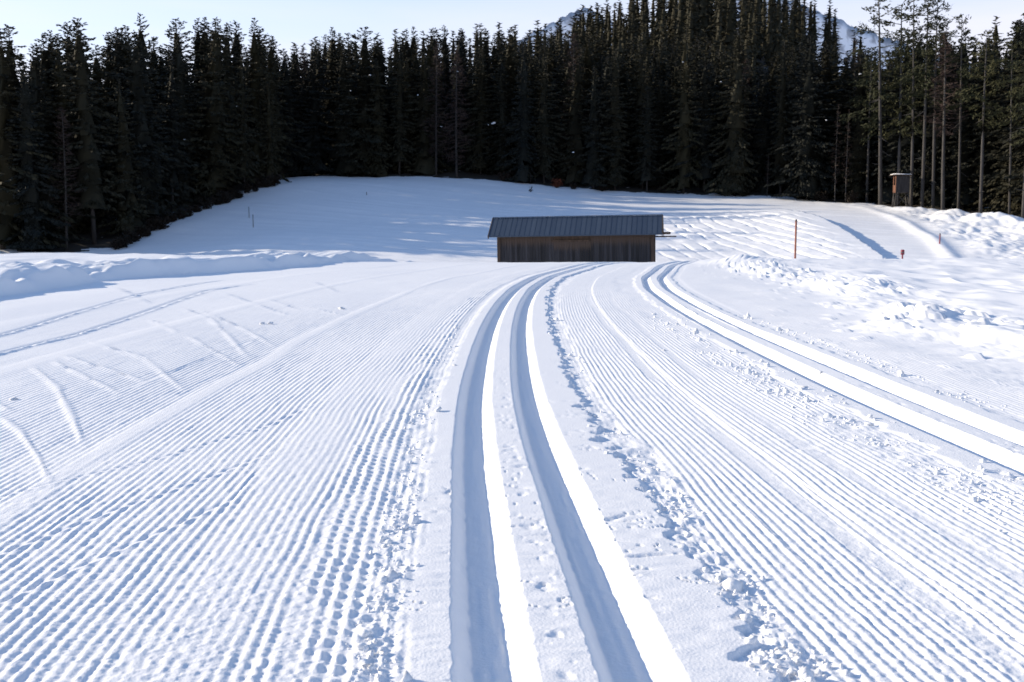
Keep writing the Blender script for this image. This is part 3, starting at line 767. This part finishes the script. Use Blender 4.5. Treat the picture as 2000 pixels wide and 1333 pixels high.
# the forest itself
cand = []
for gx in np.arange(-95, 120, 3.7):
    for gy in np.arange(84, 262, 3.7):
        x = gx + rng.uniform(-1.7, 1.7); y = gy + rng.uniform(-1.7, 1.7)
        X = float(px_of(x, y)); e = float(edge_depth(x, y))
        if X < -120 or X > 2080 or e < 0.8: continue
        if X < 545 and e > 60 and X < 380: continue
        if min(((x - a) ** 2 + (y - b) ** 2 for a, b in taken), default=99) < 4.0: continue
        if 1690 < X < 1990 and e < 5: continue
        cand.append((e, x, y, X))
cand.sort()
N_SINGLE = 275
ZONES = [(150, 'l', 'at the far left end of the forest'), (350, 'l', 'in the middle of the left forest'), (548, 'l', 'towards the tip of the left forest above the slope'),
         (700, 'm', 'just right of the tip of the left forest'), (850, 'm', 'around the green-tinged spruce left of centre'), (960, 'm', 'around the reddish brown larch'),
         (1110, 'm', 'around the first olive spruces at the slope top'), (1300, 'm', 'above the roof of the hut'), (1480, 'm', 'above and right of the right end of the hut'),
         (1610, 'r', 'around the broad tiered spruce behind the tall pole'), (1700, 'r', 'behind the pair of thin dead young trees'), (1850, 'r', 'behind the raised hide and the pines'), (9999, 'r', 'behind the pines near the right edge')]
GNAME = {'l': 'spruces of the left forest', 'm': 'spruces of the middle forest', 'r': 'spruces of the right forest'}
zs = far_height(np.array([c[1] for c in cand]), np.array([c[2] for c in cand]))
rest = []
for k, (e, x, y, X) in enumerate(cand):
    h = rng.uniform(15.0, 18.6) * (1.06 if X < 560 else 1)
    if rng.random() < 0.14: h *= 0.8
    if k < N_SINGLE:
        zone = next(q for q in ZONES if X < q[0]); row = 'front-row' if e < 5.5 else 'shaded inner'
        if rng.random() < 0.05 and e < 20:
            plant('larch_tree', rng.choice(BARE[:2]), x, y, h / 17, rng.random() * 6.28, 'leafless brownish larch %s' % zone[2], 'tree', 'larches among the spruces', float(zs[k]))
        else:
            plant('spruce_tree', rng.choice(SPR), x, y, h / 18, rng.random() * 6.28, 'dark %s spruce %s' % (row, zone[2]), 'tree', GNAME[zone[1]] + ', ' + row + ' ones ' + zone[2], float(zs[k]), rng.uniform(.95, 1.4), lean=(rng.gauss(0, .018), rng.gauss(0, .018)))
    elif e < 26 or rng.random() < (.46 if X > 560 else .40): rest.append((x, y, float(zs[k]), h))
LOW = []
for sd in range(4):
    r = spruce_meshes(60 + sd, 18, 3.4, 1.5, nb=64, dens=1.8, card=(.8, 1.5), core=0.5)
    m0 = r[0]; v = np.zeros(len(m0.vertices) * 3, np.float32); m0.vertices.foreach_get('co', v); q = np.zeros(len(m0.polygons) * 4, np.int32); m0.polygons.foreach_get('vertices', q)
    v = v.reshape(-1, 3)[q].reshape(-1, 4, 3)
    ctr = v.mean(1, keepdims=True); nq = len(v) - 14 * 9
    v[:nq] = (ctr + (v - ctr) * np.array([1.7, 1.7, 1.3]))[:nq]
    LOW.append(v.reshape(-1, 3)); bpy.data.meshes.remove(m0); bpy.data.meshes.remove(r[1])
FV = []
for x, y, z, h in rest:
    v = LOW[rng.randrange(4)]; a = rng.random() * 6.28; s = h / 18; c_, s_ = math.cos(a), math.sin(a)
    FV.append(np.stack([x + s * (v[:, 0] * c_ - v[:, 1] * s_), y + s * (v[:, 0] * s_ + v[:, 1] * c_), z + s * v[:, 2]], 1))
FV = np.concatenate(FV)
o = link('distant_forest', mesh_np('distant_forest', FV, np.arange(len(FV)).reshape(-1, 4), False), NEEDLE)
tag(o, 'dark conifer forest covering the hill behind the nearer trees', 'forest', None, 'stuff')

# ------------------------------------------------------------------ hay hut in the dip
def wood_material(name, dark, light, warm):
    m, n, l, p = mat(name)
    tcn = n.new('ShaderNodeTexCoord'); oi = n.new('ShaderNodeObjectInfo')
    mpn = n.new('ShaderNodeMapping'); mpn.inputs['Scale'].default_value = (14, 14, 0.9)
    va = n.new('ShaderNodeVectorMath'); va.operation = 'ADD'
    l.new(tcn.outputs['Object'], va.inputs[0]); l.new(oi.outputs['Location'], va.inputs[1])
    l.new(va.outputs[0], mpn.inputs['Vector'])
    nz = n.new('ShaderNodeTexNoise'); nz.inputs['Scale'].default_value = 1.0; nz.inputs['Detail'].default_value = 6
    l.new(mpn.outputs['Vector'], nz.inputs['Vector'])
    rp = n.new('ShaderNodeValToRGB'); rp.color_ramp.elements[0].position = 0.25; rp.color_ramp.elements[1].position = 0.8
    rp.color_ramp.elements[0].color = (*dark, 1); rp.color_ramp.elements[1].color = (*light, 1)
    l.new(nz.outputs['Fac'], rp.inputs['Fac'])
    # board by board tone, and the brown band that rain never greyed
    mv = n.new('ShaderNodeMapRange'); mv.inputs['To Min'].default_value = 0.45; mv.inputs['To Max'].default_value = 1.9
    l.new(oi.outputs['Random'], mv.inputs['Value'])
    vm = n.new('ShaderNodeVectorMath'); vm.operation = 'SCALE'; l.new(rp.outputs['Color'], vm.inputs[0]); l.new(mv.outputs['Result'], vm.inputs['Scale'])
    sp = n.new('ShaderNodeSeparateXYZ'); l.new(tcn.outputs['Object'], sp.inputs['Vector'])
    ad = n.new('ShaderNodeMath'); ad.operation = 'MULTIPLY_ADD'; ad.inputs[1].default_value = 0.55
    l.new(nz.outputs['Fac'], ad.inputs[0]); l.new(sp.outputs['Z'], ad.inputs[2])
    wr = n.new('ShaderNodeMapRange'); wr.interpolation_type = 'SMOOTHSTEP'; wr.inputs['From Min'].default_value = 1.95; wr.inputs['From Max'].default_value = 2.5
    wr.inputs['To Max'].default_value = 0.75
    l.new(ad.outputs[0], wr.inputs['Value'])
    mx = n.new('ShaderNodeMixRGB'); mx.inputs['Color2'].default_value = (*warm, 1)
    l.new(vm.outputs[0], mx.inputs['Color1']); l.new(wr.outputs['Result'], mx.inputs['Fac']); l.new(mx.outputs['Color'], p.inputs['Base Color'])
    p.inputs['Roughness'].default_value = 0.85
    return m
BOARD = wood_material('weathered_boards', (0.011, 0.010, 0.013), (0.034, 0.033, 0.037), (0.085, 0.056, 0.040))
BEAM = bark_material('old_timber', (0.045, 0.030, 0.022), (0.10, 0.065, 0.045))
def roof_material():
    m, n, l, p = mat('painted_sheet_metal')
    oi = n.new('ShaderNodeObjectInfo'); tcn = n.new('ShaderNodeTexCoord')
    nz = n.new('ShaderNodeTexNoise'); nz.inputs['Scale'].default_value = 3.0; nz.inputs['Detail'].default_value = 5
    l.new(tcn.outputs['Object'], nz.inputs['Vector'])
    ad = n.new('ShaderNodeMath'); ad.operation = 'MULTIPLY_ADD'; ad.inputs[1].default_value = 0.5
    l.new(nz.outputs['Fac'], ad.inputs[0]); 
    hf = n.new('ShaderNodeMath'); hf.operation = 'MULTIPLY'; hf.inputs[1].default_value = 0.5; l.new(oi.outputs['Random'], hf.inputs[0]); l.new(hf.outputs[0], ad.inputs[2])
    rp = n.new('ShaderNodeValToRGB'); rp.color_ramp.elements[0].position = 0.2; rp.color_ramp.elements[1].position = 0.85
    rp.color_ramp.elements[0].color = (0.036, 0.052, 0.080, 1); rp.color_ramp.elements[1].color = (0.055, 0.074, 0.104, 1)
    l.new(ad.outputs[0], rp.inputs['Fac']); l.new(rp.outputs['Color'], p.inputs['Base Color'])
    p.inputs['Roughness'].default_value = 0.5; p.inputs['Metallic'].default_value = 0.0; p.inputs['Specular IOR Level'].default_value = 0.35
    return m
ROOF = roof_material()
HD = 65.0
hx, hy, hz_ = at(1128, 463, HD)
HUT_A = math.radians(9.5)
hut = empty('hay_hut', (float(hx), HD, float(hz_) - 2.35), 0.0)
hut.rotation_euler = (0, math.radians(-0.9), -HUT_A)
tag(hut, 'dark wooden hay hut with grey metal roof in the dip', 'hut')
LX, LY, HW = 4.68, 1.30, 2.42        # half length, half depth, eave height
RX, RUN, RISE = 5.20, 1.70, 1.10     # roof half length, half span with overhang, rise
wall = MB().box((-LX + .05, -LY + .05, -.3), (LX - .05, LY - .05, HW)).build('wall', BEAM, hut)
nb_ = 58; bw = 2 * LX / nb_
bmesh_ = mesh_list('board', MB().box((-bw / 2 + .006, -.022, -.3), (bw / 2 - .006, .012, HW + .02)).V, MB().box((0, 0, 0), (1, 1, 1)).F); bmesh_.materials.append(BOARD)
for side in (-1, 1):
    for i in range(nb_):
        b = link('board', bmesh_, None, wall)
        b.location = (-LX + bw * (i + .5), side * (LY - .03) + rng.uniform(-.010, .010), rng.uniform(-.03, .0))
        if side == -1 and 21 <= i <= 34: b.location.z -= 0.30          # boards of the loading hatch stop lower
ne = 15; ew = 2 * (LY - .04) / ne
for sd in (-1, 1):
    for i in range(ne):
        yy = -LY + .04 + ew * (i + .5); top = HW + (RISE * (1 - abs(yy) / RUN)) - .16 + .0
        m = MB().box((-.02, -ew / 2 + .006, -.3), (.02, ew / 2 - .006, top)).build('board', BOARD, wall); m.location = (sd * (LX - .02), yy, 0)
for sx_ in (-1, 1):
    for sy_ in (-1, 1):
        MB().box((sx_ * (LX + .005) - .09, sy_ * (LY + .005) - .09, -.35), (sx_ * (LX + .005) + .09, sy_ * (LY + .005) + .09, HW)).build('corner_post', BEAM, hut)
# loading hatch lintel, rafters ends, gable beams
MB().box((-1.45, -LY - .05, HW - .34), (.95, -LY - .002, HW - .25)).build('hatch_lintel', BEAM, hut)
for sy_ in (-1, 1):
    MB().box((-RX + .05, sy_ * LY - .08, HW + .005), (RX + .55 if sy_ < 0 else RX, sy_ * LY + .08, HW + .15)).build('wall_plate', BEAM, hut)
MB().tube([(LX - .3, -.35, HW - .12), (LX + 1.40, -.38, HW - .13)], [.045, .04], 7).build('projecting_pole', BEAM, hut)
roof = MB()
ze, zr = HW + RISE * (1 - 1.0) + 0.0, HW + RISE
def roof_pt(x, r, up): # r = 0 ridge .. 1 eave (front), negative for the back
    c = RUN / math.hypot(RUN, RISE); s_ = RISE / math.hypot(RUN, RISE)
    sg = -1 if r >= 0 else 1; a = abs(r)
    return (x, sg * (RUN * a + up * s_), zr - RISE * a + up * c)
core = MB()
for sg in (1, -1):
    core.hexa([roof_pt(-RX, 0.0, 0), roof_pt(RX, 0.0, 0), roof_pt(RX, sg * 1.0, 0), roof_pt(-RX, sg * 1.0, 0),
               roof_pt(-RX, 0.0, .06), roof_pt(RX, 0.0, .06), roof_pt(RX, sg * 1.0, .06), roof_pt(-RX, sg * 1.0, .06)] if sg < 0 else
              [roof_pt(-RX, 1.0, 0), roof_pt(RX, 1.0, 0), roof_pt(RX, 0.001, 0), roof_pt(-RX, 0.001, 0),
               roof_pt(-RX, 1.0, .06), roof_pt(RX, 1.0, .06), roof_pt(RX, 0.001, .06), roof_pt(-RX, 0.001, .06)])
roof_o = core.build('roof', BEAM, hut)
npan = 34; pw = 2 * (RX + .04) / npan
for sg in (1, -1):
    for i in range(npan):
        x0 = -RX - .04 + pw * i; x1 = x0 + pw
        m = MB()
        def slab(a, b, u0, u1, r0=0.004, r1=1.03):
            P = [roof_pt(a, sg * r1, u0), roof_pt(b, sg * r1, u0), roof_pt(b, sg * r0, u0), roof_pt(a, sg * r0, u0),
                 roof_pt(a, sg * r1, u1), roof_pt(b, sg * r1, u1), roof_pt(b, sg * r0, u1), roof_pt(a, sg * r0, u1)]
            m.hexa(P if sg > 0 else [P[k] for k in (3, 2, 1, 0, 7, 6, 5, 4)])
        j_ = rng.uniform(0, .002)
        slab(x0 + .001, x1 - .001, .064, .080 + j_); slab(x0 + .002, x0 + .024, .0815 + j_, .092)
        m.build('roof_panel', ROOF, roof_o)
MB().box((-RX - .05, -.10, zr + .075), (RX + .05, .10, zr + .125)).build('ridge_cap', ROOF, roof_o)
for sx_ in (-1, 1):
    for sg in (1, -1):
        m = MB(); a, b = sorted((sx_ * (RX + .045), sx_ * (RX + .085)))
        P = [roof_pt(a, sg * 1.03, -.10), roof_pt(b, sg * 1.03, -.10), roof_pt(b, sg * .004, -.10), roof_pt(a, sg * .004, -.10),
             roof_pt(a, sg * 1.03, .11), roof_pt(b, sg * 1.03, .11), roof_pt(b, sg * .004, .11), roof_pt(a, sg * .004, .11)]
        m.hexa(P if sg > 0 else [P[k] for k in (3, 2, 1, 0, 7, 6, 5, 4)]); m.build('barge_board', BEAM, roof_o)
MB().tube([(-RX, -RUN - .09, HW + .02), (RX + .1, -RUN - .09, HW + .03)], [.045, .045], 6).build('gutter', ROOF, roof_o)

# ------------------------------------------------------------------ marker poles
def paint(name, col, rough=.6):
    m, n, l, p = mat(name)
    nz = n.new('ShaderNodeTexNoise'); nz.inputs['Scale'].default_value = 12; rp = n.new('ShaderNodeValToRGB')
    rp.color_ramp.elements[0].color = tuple(c * .75 for c in col) + (1,); rp.color_ramp.elements[1].color = (*col, 1)
    l.new(nz.outputs['Fac'], rp.inputs['Fac']); l.new(rp.outputs['Color'], p.inputs['Base Color']); p.inputs['Roughness'].default_value = rough
    return m
ORANGE = paint('faded_orange_paint', (0.30, 0.085, 0.045)); RED = paint('red_paint', (0.26, 0.03, 0.045)); GREYP = paint('grey_stick', (0.13, 0.12, 0.12)); CAPM = paint('dark_cap', (0.06, 0.03, 0.03))
def ski_pole_marker(X, y0, y1, d, r, m, label, lean=0.0, cap=None):
    x, y, zt = (float(v) for v in at(X, y0, d)); zb = ground_z(x, y) - .25
    o = empty('marker_pole', (x, y, zb)); tag(o, label, 'pole', 'marker poles in the snow')
    h = zt - zb
    MB().tube([(0, 0, 0), (lean * .5, 0, h * .5), (lean, 0, h)], [r, r * .97, r * .9], 8).build('shaft', m, o, True)
    MB().tube([(lean, 0, h + .001), (lean, 0, h + r * 2.2)], [r * 1.15, r * .5], 8).build('cap', cap or CAPM, o, True)
    return o
ski_pole_marker(1555, 433, 503, 52, .052, ORANGE, 'tall faded orange marker pole standing right of the hut')
ski_pole_marker(1836, 459, 505, 74, .05, RED, 'thin reddish pole at the far right beside the piste')
ski_pole_marker(716, 377, 399, 112, .045, GREYP, 'lone grey stick high on the shaded slope')
ski_pole_marker(486, 406, 434, 100, .04, GREYP, 'left one of two grey sticks near the left forest')
ski_pole_marker(494, 421, 447, 95, .04, GREYP, 'right one of two grey sticks near the left forest')
x, y, zt = (float(v) for v in at(1763, 488, 60)); zb = ground_z(x, y) - .2
o = empty('marker_post', (x, y, zb)); tag(o, 'short red marker post with a thick head at the crest', 'pole')
MB().tube([(0, 0, 0), (0, 0, zt - zb - .30)], [.045, .045], 8).build('shaft', RED, o, True)
hd = MB().tube([(0, 0, zt - zb - .30), (0, 0, zt - zb - .28), (0, 0, zt - zb - .03), (0, 0, zt - zb)], [.06, .11, .11, .07], 8).build('head', RED, o, True)
MB().tube([(0, 0, zt - zb - .19), (0, 0, zt - zb - .13)], [.113, .113], 8).build('reflective_band', GREYP, hd, True)

# ------------------------------------------------------------------ raised hide at the forest edge
SNOWCAP = SNOW_FAR
x, y = edge_pos(1757, -1.0); z = ground_z(x, y)
hide = empty('raised_hide', (x, y, z), math.radians(-8)); tag(hide, 'small wooden raised hide on stilts below the pines', 'hunting hide')
FLOOR, TOPZ = 1.55, 3.35
HBOARD = bark_material('hide_boards', (0.016, 0.014, 0.015), (0.045, 0.040, 0.040))
for sx_ in (-1, 1):
    for sy_ in (-1, 1):
        MB().tube([(sx_ * .74, sy_ * .70, -.5), (sx_ * .56, sy_ * .52, FLOOR)], [.065, .055], 7).build('leg', GREYBARK, hide, True)
for a, b in (((-.70, -.66, .15), (.58, -.54, FLOOR - .05)), ((.70, -.66, .15), (-.58, -.54, FLOOR - .05)), ((-.70, -.66, .2), (-.58, .54, FLOOR - .05)), ((.70, .66, .2), (.58, -.54, FLOOR - .05))):
    MB().tube([a, b], [.035, .035], 6).build('brace', GREYBARK, hide, True)
cab = MB().box((-.62, -.60, FLOOR + .005), (.62, .60, FLOOR + .07)).build('cabin', BEAM, hide)
for i in range(9):
    x0 = -.63 + 1.26 * i / 9
    MB().box((x0 + .004, -.64, FLOOR - .02 + rng.uniform(-.03, .03)), (x0 + .136, -.605, TOPZ - .12)).build('board', HBOARD, cab)
    MB().box((x0 + .004, .605, FLOOR - .02), (x0 + .136, .64, TOPZ - .12)).build('board', HBOARD, cab)
WARM = bark_material('orange_timber', (0.10, 0.040, 0.022), (0.17, 0.07, 0.036))
for i in range(8):
    y0 = -.60 + 1.2 * i / 8
    if 2 <= i <= 5: MB().box((-.655, y0 + .004, FLOOR), (-.625, y0 + .146, FLOOR + .75)).build('board', WARM, cab)
    else: MB().box((-.655, y0 + .004, FLOOR), (-.625, y0 + .146, TOPZ - .12)).build('board', WARM, cab)
    MB().box((.625, y0 + .004, FLOOR), (.655, y0 + .146, TOPZ - .12)).build('board', HBOARD, cab)
rf = MB().hexa([(-.95, -.85, TOPZ - .09), (.80, -.85, TOPZ - .14), (.80, .85, TOPZ - .14), (-.95, .85, TOPZ - .09), (-.95, -.85, TOPZ - .02), (.80, -.85, TOPZ - .07), (.80, .85, TOPZ - .07), (-.95, .85, TOPZ - .02)]).build('roof', BEAM, hide)
MB().hexa([(-.93, -.83, TOPZ - .015), (.78, -.83, TOPZ - .065), (.78, .83, TOPZ - .065), (-.93, .83, TOPZ - .015), (-.90, -.80, TOPZ + .05), (.74, -.8, TOPZ + .0), (.74, .8, TOPZ + .0), (-.90, .8, TOPZ + .05)]).build('snow_cover', SNOWCAP, rf, True)
lad = empty('ladder', (0, 0, 0)); lad.parent = hide
for sx_ in (-.95, -.55): MB().tube([(sx_, -1.15, -.4), (sx_ + .12, -.68, FLOOR + .1)], [.035, .03], 6).build('rail', GREYBARK, lad, True)
for i in range(5):
    f = .2 + .17 * i; MB().tube([(-.95 + .12 * f, -1.15 + .47 * f, -.4 + f * (FLOOR + .5)), (-.55 + .12 * f, -1.15 + .47 * f, -.4 + f * (FLOOR + .5))], [.025, .025], 6).build('rung', GREYBARK, lad, True)

# ------------------------------------------------------------------ shrubs along the forest foot
def shrub_meshes(seed, R, H, n, m):
    r = np.random.RandomState(seed); st = MB()
    tips = []
    for i in range(9):
        a = r.rand() * 6.28; e = R * (.25 + .6 * r.rand()); h = H * (.5 + .5 * r.rand())
        p = Vector((math.cos(a) * e, math.sin(a) * e, h)); tips.append(p)
        st.tube([(0, 0, -.2), p * .5 + Vector((0, 0, .1 * H)), p], [.03, .02, .008], 4, cap=False)
    sm = mesh_list('stem', st.V, st.F); sm.materials.append(BARK)
    C = np.array([tuple(tips[r.randint(9)] * (.35 + .7 * r.rand()) + Vector(r.randn(3) * .16 * R)) for _ in range(n)]); C[:, 2] = np.maximum(C[:, 2], .02)
    D = unit(r.randn(n, 3)); N = unit(np.cross(D, r.randn(n, 3)))
    V, F = cards(C, D, N, r.uniform(.14, .34, n), r.uniform(.08, .18, n))
    lm = mesh_np('foliage', V, F, False); lm.materials.append(m)
    return lm, sm
def shrub(pair, X, back, s, label, group=None, name='shrub'):
    x, y = edge_pos(X, back); o = empty(name, (x, y, ground_z(x, y)), rng.random() * 6); o.scale = (s, s, s)
    link('foliage', pair[0], None, o); link('stem', pair[1], None, o); return tag(o, label, 'shrub', group)
SH = [shrub_meshes(71, .9, 1.1, 420, BRUSH), shrub_meshes(72, 1.1, .9, 460, BRUSH)]
shrub(shrub_meshes(73, .8, 1.0, 380, RUST), 1086, .2, 1.0, 'rust-red leaved shrub at the foot of the spruces')
shrub(shrub_meshes(74, .5, .9, 26, BRUSH), 1036, -6.5, .7, 'small bare twiggy plant sticking out of the slope')
for k, X in enumerate(np.linspace(225, 548, 26)):
    shrub(SH[k % 2], float(X) + rng.uniform(-5, 5), rng.uniform(-.3, .9), rng.uniform(.5, 1.15), 'dark low shrub at the foot of the left forest, %s' % ('lower stretch' if X < 335 else 'middle stretch' if X < 440 else 'upper stretch near the tip'), 'shrubs at the foot of the left forest')
for k, X in enumerate((985, 1120, 1175, 1290, 1420, 1600, 1660)):
    shrub(SH[k % 2], X, rng.uniform(.2, 1.0), rng.uniform(.7, 1.1), 'dark low shrub at the foot of the forest behind the slope', 'shrubs at the foot of the middle forest')

# ------------------------------------------------------------------ snow caught on branches
def lump_mesh(seed, flat=.5, sub=2, rough=.3):
    bm = bmesh.new(); bmesh.ops.create_icosphere(bm, subdivisions=sub, radius=1.0)
    co = np.array([v.co[:] for v in bm.verts])
    n = .8 * vnoise(co[:, 0] * 7 + co[:, 2] * 5, co[:, 1] * 7 - co[:, 2] * 4, seed + 2) * (sub > 2) + vnoise(co[:, 0] * 1.6 + seed, co[:, 1] * 1.6 + co[:, 2] * 1.3, seed) + .5 * vnoise(co[:, 0] * 3.7, co[:, 1] * 3.7 + co[:, 2] * 3.1, seed + 1)
    for v, k in zip(bm.verts, n): v.co *= 1 + rough * k; v.co.z *= flat
    me = bpy.data.meshes.new('snow_lump'); bm.to_mesh(me); bm.free(); me.polygons.foreach_set('use_smooth', [True] * len(me.polygons)); me.materials.append(SNOW_FAR); return me
LM = [lump_mesh(s_) for s_ in (3, 8, 13, 21)]
for X, Y, w_, lb in ((723, 147, 4.5, 'small snow clump near the top of the green-tinged spruce'), (964, 241, 8, 'largest snow clump, hanging left of the olive spruces'), (954, 244, 3, 'small snow clump just left of the largest one'),
                     (1120, 298, 5, 'flat snow clump low on the ragged olive spruce'), (1680, 145, 6, 'white snow clump on a limb left of the leaning pine'), (862, 248, 4, 'snow clump beside the brown larch'),
                     (816, 186, 4, 'flat snow clump in the dark between spruce and larch'), (815, 102, 3, 'tiny snow clump high left of the brown larch'), (894, 140, 3, 'tiny snow clump in the brown larch crown'),
                     (462, 208, 3, 'tiny snow clump in the left forest above the slope tip'), (452, 253, 3, 'lower tiny snow clump in the left forest above the slope tip'), (360, 273, 3, 'tiny snow clump low in the left forest'),
                     (1334, 122, 3, 'tiny snow clump in the tall spruce above the hut'), (1408, 160, 3, 'tiny snow clump on the broad tall spruce'), (1614, 235, 4, 'snow clump behind the pair of dead young trees'), (685, 178, 3, 'tiny snow clump left of the green-tinged spruce')):
    d = float(np.interp(X, EDGE_X, EDGE_D)) - .6
    o = link('snow_clump', rng.choice(LM)); x, y, z = (float(v) for v in at(X, Y, d)); o.location = (x, y, z); k = .55 * w_ * d / FPX
    o.scale = (k, k * .8, k * .55); o.rotation_euler = (rng.uniform(-.3, .3), rng.uniform(-.4, .4), rng.random() * 6); tag(o, lb, 'snow clump', 'snow clumps in the trees')

# ------------------------------------------------------------------ loose snow on the trail
def near_z(x, y):
    u = (x - xc(y)) / sec(y); return near_height(np.atleast_1d(u).astype(float), np.atleast_1d(y).astype(float))[1]
NEARL = [lump_mesh(40 + s_, .7, 3, .5) for s_ in range(3)]
for X, Y, w_, lb in ((28, 779, 11, 'rounded snow chunk at the far left between skating marks'), (512, 634, 8, 'left one of two snow chunks on the combed snow'), (528, 634, 9, 'right one of two snow chunks on the combed snow'),
                     (668, 605, 9, 'snow chunk lying farther up the combed snow'), (888, 714, 6, 'small snow chunk beside the left ski track'), (1603, 728, 7, 'snow chunk between the grooves of the right ski track'), (1298, 683, 6, 'small snow chunk on the comb between both tracks')):
    x, y = (float(v) for v in ground(X, Y)); k = .65 * w_ * y / FPX
    o = link('snow_chunk', rng.choice(NEARL)); o.location = (x, y, float(near_z(np.array([x]), np.array([y]))[0]) + k * .12); o.scale = (k, k * .85, k * .8); o.rotation_euler = (0, 0, rng.random() * 6)
    tag(o, lb, 'snow chunk', 'snow chunks on the trail')
# crumbs: too many to count
bm = bmesh.new(); bmesh.ops.create_icosphere(bm, subdivisions=1, radius=1.0); iv = np.array([v.co[:] for v in bm.verts]); bm.verts.index_update(); itri = np.array([[v.index for v in f.verts] for f in bm.faces]); bm.free()
def crumbs(name, label, n, useed, lo, hi, size, ymin=1.2, ymax=9.0):
    r = np.random.RandomState(useed)
    yy = 1 / r.uniform(1 / ymax, 1 / ymin, n); clump = vnoise(yy * 5, 0 * yy, useed)
    keep = r.rand(n) < .45 + .55 * clump; yy = yy[keep]; n = len(yy)
    uu = lo + (hi - lo) * np.clip(r.normal(.5, .24, n), 0, 1)
    zz = near_height(uu.copy(), yy.copy())[1]; xx = xc(yy) + uu * sec(yy)
    sz = size * np.exp(r.normal(-.5, .65, n)) * (0.8 + .06 * yy)
    V = iv[None] * (1 + .35 * r.randn(n, len(iv), 1)) * sz[:, None, None] * r.uniform(.7, 1.2, (n, 1, 3))
    V = V + np.stack([xx, yy, zz + sz * .12], 1)[:, None]
    F = itri[None] + (np.arange(n) * len(iv))[:, None, None]
    o = link(name, mesh_np(name, V.reshape(-1, 3), F.reshape(-1, 3), True), SNOW); tag(o, label, 'snow crumbs', None, 'stuff')
crumbs('snow_crumbs', 'loose snow crumbs along the right edge of the left ski track', 1700, 5, .30, .45, .0046)
crumbs('snow_crumbs.001', 'loose snow crumbs along the left edge of the left ski track', 1500, 6, -.37, -.255, .0046)
crumbs('snow_crumbs.002', 'loose snow crumbs between comb and the right ski track', 2200, 7, 1.08, 1.40, .0055, 2.2)
crumbs('snow_crumbs.003', 'loose snow crumbs right of the right ski track', 900, 8, 1.86, 2.05, .006, 3.0)
